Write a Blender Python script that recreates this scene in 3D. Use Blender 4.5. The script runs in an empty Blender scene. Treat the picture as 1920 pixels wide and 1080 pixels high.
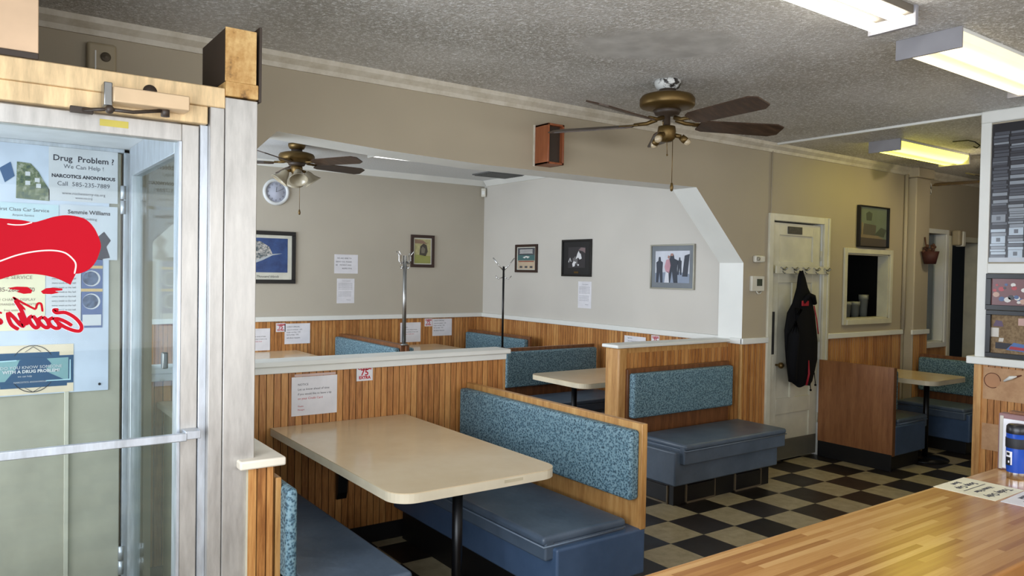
import bpy, bmesh, math, random
from mathutils import Vector, Matrix, Euler
random.seed(7)
C = bpy.context.scene.collection
PI = math.pi

# ------------------------------------------------------------------ camera
YAW, PITCH, ROLL = .6215, -.0205, .0170
def cam_matrix():
    cy, sy, cp, sp = math.cos(YAW), math.sin(YAW), math.cos(PITCH), math.sin(PITCH)
    f = Vector((sy*cp, cy*cp, sp)); rt = Vector((cy, -sy, 0)); up = rt.cross(f)
    r2 = math.cos(ROLL)*rt + math.sin(ROLL)*up
    u2 = r2.cross(f)
    m = Matrix((r2, u2, -f)).transposed().to_4x4()
    m.translation = Vector((0, 0, 1.65))
    return m
cd = bpy.data.cameras.new('camera'); cam = bpy.data.objects.new('camera', cd); C.objects.link(cam)
cd.sensor_width = 36; cd.lens = 36*1430/1920; cd.clip_start = .05; cd.clip_end = 100
cam.matrix_world = cam_matrix()
bpy.context.scene.camera = cam

# ------------------------------------------------------------------ world, view
w = bpy.data.worlds.new('sky'); bpy.context.scene.world = w; w.use_nodes = True
bg = w.node_tree.nodes['Background']; bg.inputs[0].default_value = (.72, .84, 1, 1); bg.inputs[1].default_value = 1.6
vs = bpy.context.scene.view_settings
bpy.context.scene.display_settings.display_device = 'sRGB'
vs.view_transform = 'Standard'; vs.look = 'None'; vs.gamma = 1; vs.use_curve_mapping = False
vs.exposure = 0.0

# ------------------------------------------------------------------ daylight through the windows
def window_light(name, loc, rot, sx, sy, power, col):
    l = bpy.data.lights.new(name, 'AREA'); l.shape = 'RECTANGLE'; l.size = sx; l.size_y = sy
    l.energy = power; l.color = col
    o = bpy.data.objects.new(name, l); o.location = loc; o.rotation_euler = rot; C.objects.link(o)
    return o
COOL = (.80, .89, 1.0)
window_light('alcove_daylight', (-.47, 6.2, 1.65), (0, -PI/2, 0), 1.35, 2.7, 150, COOL)
window_light('vestibule_daylight', (-.47, 3.4, 1.3), (0, -PI/2, 0), 1.8, .85, 17, (.96, .97, 1.0))
window_light('side_daylight', (-.47, .1, 1.6), (0, -PI/2, 0), 1.5, 4.2, 135, (.86, .92, 1.0))
window_light('front_daylight', (3.0, -2.93, 1.6), (PI/2, 0, 0), 5.5, 1.6, 82, (1.0, .97, .93))

# ------------------------------------------------------------------ materials
def s2l(c):
    return tuple(((v/255)/12.92 if v/255 <= .04045 else ((v/255+.055)/1.055)**2.4) for v in c)
MATS = {}
def mat(name, rgb, rough=.5, metal=0., spec=.5, emit=None, estr=0., fn=None, alpha=None):
    if name in MATS: return MATS[name]
    m = bpy.data.materials.new(name); m.use_nodes = True; nt = m.node_tree
    b = nt.nodes['Principled BSDF']
    b.inputs['Base Color'].default_value = (*s2l(rgb), 1)
    b.inputs['Roughness'].default_value = rough; b.inputs['Metallic'].default_value = metal
    b.inputs['Specular IOR Level'].default_value = spec
    if emit:
        b.inputs['Emission Color'].default_value = (*emit, 1); b.inputs['Emission Strength'].default_value = estr
    MATS[name] = m
    if fn: fn(nt, b)
    else: grime(nt, b, rgb)
    return m
def N(nt, t, **k):
    n = nt.nodes.new(t)
    for a, v in k.items():
        if a.startswith('i_'): n.inputs[int(a[2:])].default_value = v
        else: setattr(n, a, v)
    return n
def coords(nt, scale=(1, 1, 1), kind='Object'):
    tc = N(nt, 'ShaderNodeTexCoord'); mp = N(nt, 'ShaderNodeMapping'); mp.inputs['Scale'].default_value = scale
    nt.links.new(tc.outputs[kind], mp.inputs[0]); return mp.outputs[0]
def ramp(nt, fac, stops):
    r = N(nt, 'ShaderNodeValToRGB'); e = r.color_ramp.elements
    while len(e) > 1: e.remove(e[-1])
    e[0].position = stops[0][0]; e[0].color = (*s2l(stops[0][1]), 1)
    for p, c in stops[1:]:
        x = e.new(p); x.color = (*s2l(c), 1)
    nt.links.new(fac, r.inputs[0]); return r.outputs[0]
def noise(nt, vec, scale, detail=3, rough=.5):
    n = N(nt, 'ShaderNodeTexNoise'); n.inputs['Scale'].default_value = scale; n.inputs['Detail'].default_value = detail
    n.inputs['Roughness'].default_value = rough; nt.links.new(vec, n.inputs['Vector']); return n.outputs['Fac']
def bump(nt, b, h, strength=.3, dist=.01):
    n = N(nt, 'ShaderNodeBump'); n.inputs['Strength'].default_value = strength; n.inputs['Distance'].default_value = dist
    nt.links.new(h, n.inputs['Height']); nt.links.new(n.outputs[0], b.inputs['Normal'])
def mixc(nt, fac, a, b_, mode='MIX'):
    m = N(nt, 'ShaderNodeMix', data_type='RGBA', blend_type=mode)
    for s, v in ((0, fac), (6, a), (7, b_)):
        if isinstance(v, (int, float)): m.inputs[s].default_value = v
        elif isinstance(v, tuple): m.inputs[s].default_value = (*s2l(v), 1)
        else: nt.links.new(v, m.inputs[s])
    return m.outputs[2]
def math_(nt, op, a, b_=None, c=None):
    m = N(nt, 'ShaderNodeMath', operation=op)
    for i, v in enumerate((a, b_, c)):
        if v is None: continue
        if isinstance(v, (int, float)): m.inputs[i].default_value = v
        else: nt.links.new(v, m.inputs[i])
    return m.outputs[0]
def dark(c, k): return tuple(max(0, min(255, v*k)) for v in c)
def grime(nt, b, rgb, amt=.06, scale=6):
    f = noise(nt, coords(nt), scale, 4)
    c = ramp(nt, f, [(.3, dark(rgb, 1-amt)), (.7, dark(rgb, 1+amt*.5))])
    nt.links.new(c, b.inputs['Base Color'])
def f_ceiling(nt, b):
    v = coords(nt)
    n1 = noise(nt, v, 62, 4, .75)
    vo = N(nt, 'ShaderNodeTexVoronoi'); vo.inputs['Scale'].default_value = 75; nt.links.new(v, vo.inputs['Vector'])
    big = noise(nt, v, 1.1, 3)
    tone = ramp(nt, big, [(.35, (204, 202, 198)), (.65, (222, 220, 217))])
    speck = ramp(nt, n1, [(.34, (84, 83, 82)), (.48, (124, 123, 122)), (.58, (190, 190, 190)), (.64, (255, 255, 255))])
    # trowelled bare patch near the fan
    sep = N(nt, 'ShaderNodeSeparateXYZ'); nt.links.new(v, sep.inputs[0])
    dx = math_(nt, 'SUBTRACT', sep.outputs[0], 2.82); dy = math_(nt, 'SUBTRACT', sep.outputs[1], 2.72)
    a = math_(nt, 'ADD', math_(nt, 'MULTIPLY', dx, .78), math_(nt, 'MULTIPLY', dy, -.62))
    c = math_(nt, 'ADD', math_(nt, 'MULTIPLY', dx, .62), math_(nt, 'MULTIPLY', dy, .78))
    d = math_(nt, 'ADD', math_(nt, 'POWER', math_(nt, 'DIVIDE', a, .42), 2.0), math_(nt, 'POWER', math_(nt, 'DIVIDE', c, .26), 2.0))
    d = math_(nt, 'ADD', d, math_(nt, 'MULTIPLY', noise(nt, v, 5, 4), 1.2))
    mk = N(nt, 'ShaderNodeMapRange'); nt.links.new(d, mk.inputs[0]); mk.inputs[1].default_value = 1.2; mk.inputs[2].default_value = 1.9
    patch = ramp(nt, noise(nt, v, 9, 5), [(.35, (176, 174, 170)), (.7, (204, 202, 198))])
    col = mixc(nt, .8, tone, speck, 'OVERLAY')
    sp = math_(nt, 'MULTIPLY', math_(nt, 'LESS_THAN', vo.outputs['Distance'], .2), math_(nt, 'GREATER_THAN', noise(nt, v, 24, 2), .53))  # sparse white specks paint sparkle glints into the ceiling colour
    col = mixc(nt, math_(nt, 'MULTIPLY', sp, .8), col, (252, 252, 252))
    col = mixc(nt, mk.outputs[0], patch, col)
    nt.links.new(col, b.inputs['Base Color'])
    h = math_(nt, 'MULTIPLY', math_(nt, 'ADD', n1, math_(nt, 'MULTIPLY', vo.outputs[0], -.4)), mk.outputs[0])
    bump(nt, b, h, .7, .015)
def f_floor(nt, b):
    tc = N(nt, 'ShaderNodeTexCoord'); sep = N(nt, 'ShaderNodeSeparateXYZ'); nt.links.new(tc.outputs['Object'], sep.inputs[0])
    T = .305
    fx = math_(nt, 'DIVIDE', math_(nt, 'SUBTRACT', sep.outputs[0], 3.828-30*T), T)
    fy = math_(nt, 'DIVIDE', math_(nt, 'SUBTRACT', sep.outputs[1], 3.504-30*T), T)
    s = math_(nt, 'ADD', math_(nt, 'FLOOR', fx), math_(nt, 'FLOOR', fy))
    par = math_(nt, 'MODULO', s, 2.0)           # tile (30,29) is dark -> odd is dark
    cell = N(nt, 'ShaderNodeCombineXYZ'); nt.links.new(math_(nt, 'FLOOR', fx), cell.inputs[0]); nt.links.new(math_(nt, 'FLOOR', fy), cell.inputs[1])
    wn = N(nt, 'ShaderNodeTexWhiteNoise'); wn.noise_dimensions = '3D'; nt.links.new(cell.outputs[0], wn.inputs['Vector'])
    v = coords(nt)
    mott = noise(nt, v, 14, 5, .6)
    cream = ramp(nt, mott, [(.3, (158, 145, 112)), (.7, (190, 178, 146))])
    blk = ramp(nt, wn.outputs['Value'], [(0, (26, 22, 20)), (.5, (38, 33, 30)), (1, (46, 40, 38))])
    cream = mixc(nt, math_(nt, 'MULTIPLY', wn.outputs['Value'], .22), cream, (140, 126, 98))
    col = mixc(nt, par, cream, blk)
    # thin joints
    ex = math_(nt, 'ABSOLUTE', math_(nt, 'SUBTRACT', math_(nt, 'FRACT', fx), .5)); ey = math_(nt, 'ABSOLUTE', math_(nt, 'SUBTRACT', math_(nt, 'FRACT', fy), .5))
    j = math_(nt, 'GREATER_THAN', math_(nt, 'MAXIMUM', ex, ey), .494)
    col = mixc(nt, math_(nt, 'MULTIPLY', j, .5), col, (60, 52, 42))
    nt.links.new(col, b.inputs['Base Color'])
    nt.links.new(math_(nt, 'ADD', math_(nt, 'MULTIPLY', noise(nt, v, 3, 4), .3), .22), b.inputs['Roughness'])
def f_bead(c1, c2, c3):
    def f(nt, b):
        uv = N(nt, 'ShaderNodeTexCoord'); sep = N(nt, 'ShaderNodeSeparateXYZ'); nt.links.new(uv.outputs['UV'], sep.inputs[0])
        idx = math_(nt, 'FLOOR', sep.outputs[0])
        wn = N(nt, 'ShaderNodeTexWhiteNoise'); wn.noise_dimensions = '1D'; nt.links.new(idx, wn.inputs['W'])
        cb = N(nt, 'ShaderNodeCombineXYZ'); nt.links.new(math_(nt, 'MULTIPLY', sep.outputs[0], 1.1), cb.inputs[0])
        nt.links.new(math_(nt, 'ADD', math_(nt, 'MULTIPLY', sep.outputs[1], 2.2), math_(nt, 'MULTIPLY', wn.outputs['Value'], 30)), cb.inputs[1])
        g = noise(nt, cb.outputs[0], 3.2, 6, .65)
        f_ = math_(nt, 'ADD', math_(nt, 'MULTIPLY', g, .75), math_(nt, 'MULTIPLY', wn.outputs['Value'], .25))
        col = ramp(nt, f_, [(.3, c3), (.48, c2), (.68, c1)])
        fr = math_(nt, 'FRACT', sep.outputs[0])
        gr = math_(nt, 'GREATER_THAN', fr, .9)
        col = mixc(nt, math_(nt, 'MULTIPLY', gr, .72), col, (58, 34, 14))
        nt.links.new(col, b.inputs['Base Color']); b.inputs['Roughness'].default_value = .38
    return f
def f_wood(c1, c2, c3, axis=2, sc=1.0, rough=.4):
    def f(nt, b):
        s = [14*sc]*3; s[axis] = 1.2*sc
        v = coords(nt, tuple(s)); g = noise(nt, v, 2.2, 7, .65)
        v2 = coords(nt, tuple(x*5 for x in s)); g2 = noise(nt, v2, 2.5, 3)
        col = ramp(nt, math_(nt, 'ADD', math_(nt, 'MULTIPLY', g, .75), math_(nt, 'MULTIPLY', g2, .25)), [(.33, c3), (.5, c2), (.66, c1)])
        nt.links.new(col, b.inputs['Base Color']); b.inputs['Roughness'].default_value = rough
        bump(nt, b, g2, .08, .002)
    return f
def f_fabric(nt, b):
    v = coords(nt)
    vo = N(nt, 'ShaderNodeTexVoronoi', feature='F1'); vo.inputs['Scale'].default_value = 95; nt.links.new(v, vo.inputs['Vector'])
    n = noise(nt, v, 70, 3, .6); big = noise(nt, v, 5, 2)
    m = math_(nt, 'ADD', math_(nt, 'MULTIPLY', vo.outputs['Distance'], .55), math_(nt, 'MULTIPLY', n, .75))
    col = ramp(nt, m, [(.47, (40, 62, 78)), (.57, (68, 96, 112)), (.66, (98, 130, 144)), (.76, (124, 152, 162))])
    col = mixc(nt, math_(nt, 'MULTIPLY', big, .25), col, (74, 108, 112))
    nt.links.new(col, b.inputs['Base Color']); bump(nt, b, n, .15, .003)
def f_vinyl(c1, c2):
    def f(nt, b):
        v = coords(nt); n = noise(nt, v, 2.6, 5, .6)
        col = ramp(nt, n, [(.32, c1), (.68, c2)])
        nt.links.new(col, b.inputs['Base Color'])
        bump(nt, b, noise(nt, v, 7, 3), .25, .02)
    return f
def f_counter(nt, b):
    tc = N(nt, 'ShaderNodeTexCoord'); sep = N(nt, 'ShaderNodeSeparateXYZ'); nt.links.new(tc.outputs['Object'], sep.inputs[0])
    row = math_(nt, 'FLOOR', math_(nt, 'DIVIDE', sep.outputs[1], .021))
    w1 = N(nt, 'ShaderNodeTexWhiteNoise'); w1.noise_dimensions = '1D'; nt.links.new(row, w1.inputs['W'])
    xx = math_(nt, 'ADD', math_(nt, 'DIVIDE', sep.outputs[0], .55), math_(nt, 'MULTIPLY', w1.outputs['Value'], 7))
    cb = N(nt, 'ShaderNodeCombineXYZ'); nt.links.new(row, cb.inputs[0]); nt.links.new(math_(nt, 'FLOOR', xx), cb.inputs[1])
    w2 = N(nt, 'ShaderNodeTexWhiteNoise'); w2.noise_dimensions = '2D'; nt.links.new(cb.outputs[0], w2.inputs['Vector'])
    v = coords(nt, (2.5, 60, 1)); g = noise(nt, v, 1.6, 6, .7)
    f_ = math_(nt, 'ADD', math_(nt, 'MULTIPLY', w2.outputs['Value'], .55), math_(nt, 'MULTIPLY', g, .5))
    col = ramp(nt, f_, [(.15, (150, 98, 52)), (.45, (180, 128, 72)), (.7, (199, 150, 92)), (.95, (216, 174, 116))])
    nt.links.new(col, b.inputs['Base Color']); b.inputs['Roughness'].default_value = .2
def f_metal(rgb, amt=.12, rough=.4):
    def f(nt, b):
        v = coords(nt, (9, 9, 1.6)); n = noise(nt, v, 3, 5, .65)
        col = ramp(nt, n, [(.3, dark(rgb, 1-amt)), (.7, dark(rgb, 1+amt*.4))])
        nt.links.new(col, b.inputs['Base Color'])
        nt.links.new(math_(nt, 'ADD', math_(nt, 'MULTIPLY', n, .3), rough-.15), b.inputs['Roughness'])
    return f
def f_stained(nt, b):
    v = coords(nt); n = noise(nt, v, 16, 6, .7); n2 = noise(nt, coords(nt, (10, 10, 3)), 2, 4)
    col = ramp(nt, math_(nt, 'ADD', math_(nt, 'MULTIPLY', n, .5), math_(nt, 'MULTIPLY', n2, .5)), [(.36, (70, 44, 22)), (.45, (176, 132, 72)), (.6, (214, 178, 118))])
    nt.links.new(col, b.inputs['Base Color'])
def f_wall(rgb, amt=.03):
    def f(nt, b):
        v = coords(nt); n = noise(nt, v, .9, 3)
        col = ramp(nt, n, [(.3, dark(rgb, 1-amt)), (.7, dark(rgb, 1+amt))])
        nt.links.new(col, b.inputs['Base Color']); bump(nt, b, noise(nt, v, 160, 2), .06, .002)
    return f
def f_blobs(stops, scale, detail=4):
    def f(nt, b):
        n = noise(nt, coords(nt), scale, detail, .7)
        nt.links.new(ramp(nt, n, stops), b.inputs['Base Color'])
    return f
def glass(name, tint=(246, 250, 250), amt=.06):
    if name in MATS: return MATS[name]
    m = bpy.data.materials.new(name); m.use_nodes = True; nt = m.node_tree; nt.nodes.clear()
    o = N(nt, 'ShaderNodeOutputMaterial'); t = N(nt, 'ShaderNodeBsdfTransparent'); g = N(nt, 'ShaderNodeBsdfGlossy')
    t.inputs[0].default_value = (*s2l(tint), 1); g.inputs['Roughness'].default_value = .02
    mx = N(nt, 'ShaderNodeMixShader'); fr = N(nt, 'ShaderNodeFresnel'); fr.inputs[0].default_value = 1.5
    f = math_(nt, 'MULTIPLY', fr.outputs[0], .36)
    nt.links.new(f, mx.inputs[0]); nt.links.new(t.outputs[0], mx.inputs[1]); nt.links.new(g.outputs[0], mx.inputs[2]); nt.links.new(mx.outputs[0], o.inputs[0])
    MATS[name] = m; return m
def lit(name, col, strength, base=(240, 238, 225)):
    return mat(name, base, .4, emit=col, estr=strength)

WALL = mat('greige_wall_paint', (172, 160, 138), .6, fn=f_wall((172, 160, 138)))
WALLY = WALL
WHITE = mat('white_trim_paint', (226, 226, 220), .4, fn=lambda nt, b: grime(nt, b, (226, 226, 220), .025, 3))
DOORW = mat('door_white_paint', (206, 202, 182), .4)
CEIL = mat('popcorn_ceiling', (140, 138, 132), .55, fn=f_ceiling)
CEILW = mat('alcove_ceiling', (216, 220, 222), .7, fn=f_blobs([(.3, (204, 208, 210)), (.7, (228, 230, 232))], 60))
WALLA = mat('alcove_paint_daylit', (200, 195, 186), .6, fn=f_wall((200, 195, 186)))  # same greige paint, paler with the window daylight put into its colour
WALLB = mat('alcove_paint_grazed', (181, 173, 158), .6, fn=f_wall((181, 173, 158)))  # same alcove paint, duller colour for the wall that daylight only grazes
FLOOR = mat('checker_floor', (90, 80, 60), .35, fn=f_floor)
BEAD = mat('beadboard_wood', (190, 130, 70), .4, fn=f_bead((204, 150, 88), (178, 120, 64), (136, 84, 40)))
OAK = mat('light_oak', (190, 145, 90), .4, fn=f_wood((206, 162, 102), (186, 138, 80), (156, 108, 58)))
BROWN = mat('brown_wood', (120, 78, 46), .4, fn=f_wood((136, 88, 52), (116, 74, 44), (92, 56, 32)))
PANEL = mat('veneer_panel', (150, 102, 64), .4, fn=f_wood((156, 106, 66), (140, 92, 56), (118, 74, 44)))
COUNTER = mat('butcher_block', (190, 140, 80), .2, fn=f_counter)
FABRIC = mat('teal_speckled_fabric', (80, 110, 130), .6, fn=f_fabric)
VINYL = mat('slate_blue_vinyl', (74, 92, 116), .36, fn=f_vinyl((70, 84, 100), (96, 110, 126)))
VINYLB = mat('daylit_vinyl_base', (66, 92, 132), .42, fn=f_vinyl((58, 80, 108), (78, 100, 130)))  # copy of the slate vinyl, bluer with side daylight in its colour
LAM = mat('cream_laminate', (216, 196, 162), .16, fn=f_blobs([(.3, (208, 186, 150)), (.7, (218, 198, 164))], 2))
LAME = mat('cream_laminate_edge', (214, 202, 176), .4)
BLACK = mat('black_rubber', (16, 16, 17), .5)
BMET = mat('black_metal', (14, 14, 16), .35, .3)
ALU = mat('brushed_aluminium', (196, 188, 176), .4, .55, fn=f_metal((194, 190, 184)))
ALUW = mat('warm_cream_aluminium', (222, 192, 146), .4, .3, fn=f_metal((224, 194, 148), .18))
ALUB = mat('bright_aluminium', (206, 212, 220), .3, .7, fn=f_metal((206, 212, 220)))
STEEL = mat('steel', (150, 150, 148), .3, .9)
CHROME = mat('chrome', (205, 205, 205), .15, 1)
BRASS = mat('antique_brass', (104, 82, 44), .42, .7)
BLADE = mat('dark_walnut_blade', (62, 44, 32), .4, fn=f_wood((84, 62, 46), (60, 42, 30), (40, 27, 19), 0))
PAPER = mat('white_paper', (226, 224, 228), .7)
INK = mat('dark_ink', (60, 60, 70), .8)
INKR = mat('red_ink', (190, 30, 50), .8)
RED = mat('red_vinyl_film', (182, 8, 30), .7, spec=.15, fn=lambda nt, b: None)
STAIN = mat('stained_metal', (200, 160, 100), .5, fn=f_stained)
DBROWN = mat('dark_brown_metal', (56, 44, 34), .5)
GLASS = glass('clear_glass')
DARKGLASS = mat('dark_glass', (18, 20, 18), .12)
VOID = mat('unlit_room_colour', (24, 24, 21), .9)  # near-black colour stands in for the darkness of unlit rooms
GREIGE_DOOR = mat('grey_beige_door_paint', (168, 166, 150), .5)

# ------------------------------------------------------------------ mesh builder
class MB:
    def __init__(s):
        s.bm = bmesh.new(); s.uv = s.bm.loops.layers.uv.new('UVMap'); s.m = 0
    def mi(s, i): s.m = i; return s
    def _fin(s, fs, smooth=False):
        for f in fs: f.material_index = s.m; f.smooth = smooth
    def box(s, x0, x1, y0, y1, z0, z1, bev=0., seg=2, smooth=None):
        x0, x1 = sorted((x0, x1)); y0, y1 = sorted((y0, y1)); z0, z1 = sorted((z0, z1))
        v = [s.bm.verts.new((x, y, z)) for z in (z0, z1) for y in (y0, y1) for x in (x0, x1)]
        fs = [s.bm.faces.new([v[i] for i in q]) for q in ((0, 2, 3, 1), (4, 5, 7, 6), (0, 1, 5, 4), (2, 6, 7, 3), (0, 4, 6, 2), (1, 3, 7, 5))]
        if bev > 0:
            es = list({e for f in fs for e in f.edges})
            r = bmesh.ops.bevel(s.bm, geom=es, offset=bev, segments=seg, profile=.5, affect='EDGES')
            fs = list(set(r['faces']) | {f for f in fs if f.is_valid})
        s._fin(fs, bev > 0 if smooth is None else smooth); return s
    def prism(s, pts, axis, a, b, facemat=None):
        # pts 2D outline; axis 0: (y,z) 1: (x,z) 2: (x,y)
        def P(p, t): return ((t, p[0], p[1]), (p[0], t, p[1]), (p[0], p[1], t))[axis]
        A = [s.bm.verts.new(P(p, a)) for p in pts]; B = [s.bm.verts.new(P(p, b)) for p in pts]
        n = len(pts); fs = [s.bm.faces.new(A), s.bm.faces.new(B[::-1])]
        for i in range(n): fs.append(s.bm.faces.new((A[i], B[i], B[(i+1) % n], A[(i+1) % n])))
        s._fin(fs)
        bmesh.ops.recalc_face_normals(s.bm, faces=fs)
        if facemat:
            for f in fs: f.normal_update(); f.material_index = facemat(f)
        return s
    def quad(s, p, m=None):
        f = s.bm.faces.new([s.bm.verts.new(q) for q in p]); f.material_index = s.m if m is None else m; return s
    def lathe(s, prof, c=(0, 0, 0), seg=24, smooth=True):
        rings = []
        for r, z in prof:
            if r < 1e-5: rings.append([s.bm.verts.new((c[0], c[1], c[2]+z))])
            else: rings.append([s.bm.verts.new((c[0]+r*math.cos(2*PI*k/seg), c[1]+r*math.sin(2*PI*k/seg), c[2]+z)) for k in range(seg)])
        fs = []
        for A, B in zip(rings, rings[1:]):
            for k in range(seg):
                l = (k+1) % seg
                q = [A[k % len(A)], A[l % len(A)], B[l % len(B)], B[k % len(B)]]
                u = []
                for x in q:
                    if x not in u: u.append(x)
                if len(u) > 2: fs.append(s.bm.faces.new(u))
        s._fin(fs, smooth); return s
    def tube(s, pts, r, seg=8, cap=True, smooth=True):
        pts = [Vector(p) for p in pts]; rr = r if isinstance(r, (list, tuple)) else [r]*len(pts)
        rings = []; up = Vector((0, 0, 1))
        for i, p in enumerate(pts):
            d = (pts[min(i+1, len(pts)-1)]-pts[max(i-1, 0)]).normalized()
            a = d.cross(up if abs(d.dot(up)) < .95 else Vector((1, 0, 0))).normalized(); b = d.cross(a)
            rings.append([s.bm.verts.new(p+rr[i]*(a*math.cos(2*PI*k/seg)+b*math.sin(2*PI*k/seg))) for k in range(seg)])
        fs = []
        for A, B in zip(rings, rings[1:]):
            for k in range(seg): fs.append(s.bm.faces.new((A[k], A[(k+1) % seg], B[(k+1) % seg], B[k])))
        if cap: fs.append(s.bm.faces.new(rings[0][::-1])); fs.append(s.bm.faces.new(rings[-1]))
        s._fin(fs, smooth); return s
    def cyl(s, p, q, r, seg=20): return s.tube([p, q], r, seg)
    def ball(s, c, r, sx=1, sy=1, sz=1):
        g = bmesh.ops.create_uvsphere(s.bm, u_segments=14, v_segments=9, radius=r)
        for v in g['verts']: v.co = Vector((c[0]+v.co.x*sx, c[1]+v.co.y*sy, c[2]+v.co.z*sz))
        s._fin({f for v in g['verts'] for f in v.link_faces}, True); return s
    def sheet(s, pts, y, t=.0006):
        # a thin cut shape in the x-z plane with its front at y
        return s.prism(pts, 1, y, y+t)
    def ribbon(s, pts, wd, y, t=.0006):
        # thin stroke in the x-z plane
        n = len(pts); L = []; R = []
        for i, p in enumerate(pts):
            a = pts[max(i-1, 0)]; b = pts[min(i+1, n-1)]
            dx, dz = b[0]-a[0], b[1]-a[1]; l = math.hypot(dx, dz) or 1
            ww = wd*(.55 if i in (0, n-1) else 1)/2
            L.append((p[0]-dz/l*ww, p[1]+dx/l*ww)); R.append((p[0]+dz/l*ww, p[1]-dx/l*ww))
        s.stroke = getattr(s, 'stroke', 0)+1; y -= s.stroke*.00011
        V = [[s.bm.verts.new((q[0], yy, q[1])) for q in row] for yy in (y, y+t) for row in (L, R)]   # front L, front R, back L, back R
        fs = []
        for i in range(n-1):
            for A, B in ((V[0], V[1]), (V[3], V[2]), (V[2], V[0]), (V[1], V[3])):
                fs.append(s.bm.faces.new((A[i], A[i+1], B[i+1], B[i])))
        for i in (0, n-1): fs.append(s.bm.faces.new((V[0][i], V[1][i], V[3][i], V[2][i])))
        bmesh.ops.recalc_face_normals(s.bm, faces=fs)
        s._fin(fs); return s
    def bead(s, x0, x1, z0, z1, y, pitch=.041, off=0):
        # tongue-and-groove boards facing -y, front at y
        g = .0045; d = .004; x = x0; i = off
        while x < x1-1e-4:
            e = min(x+pitch, x1)
            for a, ya, b, yb, ua, ub in ((x, y, max(e-g, x+.001), y, 0, .89), (max(e-g, x+.001), y, e-g/2, y+d, .92, .95), (e-g/2, y+d, e, y, .95, .99)):
                f = s.bm.faces.new([s.bm.verts.new(q) for q in ((a, ya, z0), (b, yb, z0), (b, yb, z1), (a, ya, z1))])
                f.material_index = s.m
                for l, (uu, vv) in zip(f.loops, ((ua, z0), (ub, z0), (ub, z1), (ua, z1))): l[s.uv].uv = (i+uu, vv)
            x = e; i += 1
        return s
    def xf(s, m):
        bmesh.ops.transform(s.bm, matrix=m, verts=s.bm.verts[:]); return s
    def build(s, name, mats, parent=None, loc=None, rotz=None):
        me = bpy.data.meshes.new(name); s.bm.to_mesh(me); s.bm.free()
        for m in (mats if isinstance(mats, (list, tuple)) else [mats]): me.materials.append(m)
        o = bpy.data.objects.new(name, me); C.objects.link(o)
        if parent: o.parent = parent
        if loc: o.location = loc
        if rotz is not None: o.rotation_euler = (0, 0, rotz)
        return o

def tag(o, label, cat, group=None, kind=None):
    o['label'] = label; o['category'] = cat
    if group: o['group'] = group
    if kind: o['kind'] = kind
    return o
def thing(name, label, cat, loc=(0, 0, 0), rotz=0, group=None):
    o = bpy.data.objects.new(name, None); C.objects.link(o); o.empty_display_size = .1
    o.location = loc; o.rotation_euler = (0, 0, rotz)
    return tag(o, label, cat, group)
def struct(o): o['kind'] = 'structure'; return o
def kids(o): return [c for c in bpy.data.objects if c.parent == o]
def dup(root, loc, rotz, label, group=None):
    def cp(o, par):
        c = o.copy(); C.objects.link(c); c.parent = par
        for k in kids(o): cp(k, c)
        return c
    r = cp(root, None); r.location = loc; r.rotation_euler = (0, 0, rotz); r['label'] = label
    if group: r['group'] = group
    return r
def text_into(mb, txt, size, x, y, z, align='LEFT', mirror=False, bold=0., shear=0., sx=1.):
    # lettering lying in the x-z plane, facing -y
    cu = bpy.data.curves.new('t', 'FONT'); cu.body = txt; cu.size = size; cu.align_x = align; cu.offset = bold; cu.shear = shear
    cu.extrude = .0002; cu.resolution_u = 2; cu.space_line = 1.0
    o = bpy.data.objects.new('t', cu); C.objects.link(o)
    dg = bpy.context.evaluated_depsgraph_get(); me = bpy.data.meshes.new_from_object(o.evaluated_get(dg))
    n0 = len(mb.bm.verts); f0 = len(mb.bm.faces)
    mb.bm.from_mesh(me); mb.bm.verts.ensure_lookup_table(); mb.bm.faces.ensure_lookup_table()
    for v in mb.bm.verts[n0:]:
        c = v.co.copy(); v.co = Vector((x+(-c.x if mirror else c.x)*sx, y-c.z, z+c.y))
    for f in mb.bm.faces[f0:]: f.material_index = mb.m
    bpy.data.objects.remove(o); bpy.data.curves.remove(cu); bpy.data.meshes.remove(me)
    return mb
R_W = -PI/2         # local -y turned to face -x (things on walls whose normal is -x)

# ================================================================== SHELL
Z = 2.8; YW = 4.08; YB = 4.33; XR = 5.38; YC = 8.15; XL = -.5
struct(MB().box(XL-.2, 12, -3.2, YC+.2, -.1, 0).build('floor', FLOOR))
struct(MB().box(XL-.2, 12, -3.2, YW+.12, Z, Z+.1).build('ceiling', CEIL))
struct(MB().box(XL-.2, 12, YW+.12, YC+.2, Z, Z+.1).build('ceiling_alcove', CEILW))
# header wall with the chamfered opening into the alcove
outline = [(XL-.2, 0), (.745, 0), (.745, 1.77), (1.354, 2.385), (2.0, 2.352), (2.69, 2.334), (3.8, 2.338), (4.70, 2.349), (5.308, 1.762), (5.308, 0),
           (5.69, 0), (5.69, 2.14), (6.45, 2.14), (6.45, 0), (6.85, 0), (6.85, 1.25), (6.85, Z), (XL-.2, Z)]
fm = lambda f: 0 if abs(f.normal.y) > .5 else 1
struct(MB().prism(outline, 1, YW, YB, fm).build('wall_header', [WALL, WHITE]))
mb = MB()
YT = YW+.11
mb.box(6.85, 7.63, YW, YT, 0, 1.25); mb.box(6.85, 7.63, YW, YT, 1.89, Z); mb.box(7.63, 8.27, YW, YT, 0, Z)
mb.box(8.27, 8.80, YW, YT, 0, .96); mb.box(8.27, 8.80, YW, YT, 2.15, Z); mb.box(8.80, 8.93, YW, YT, 0, Z)
mb.box(8.93, 9.68, YW, YT+.06, 2.08, Z); mb.box(9.68, 12, YW, YT+.06, 0, Z)
struct(mb.build('wall_rear', WALL))
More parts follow.
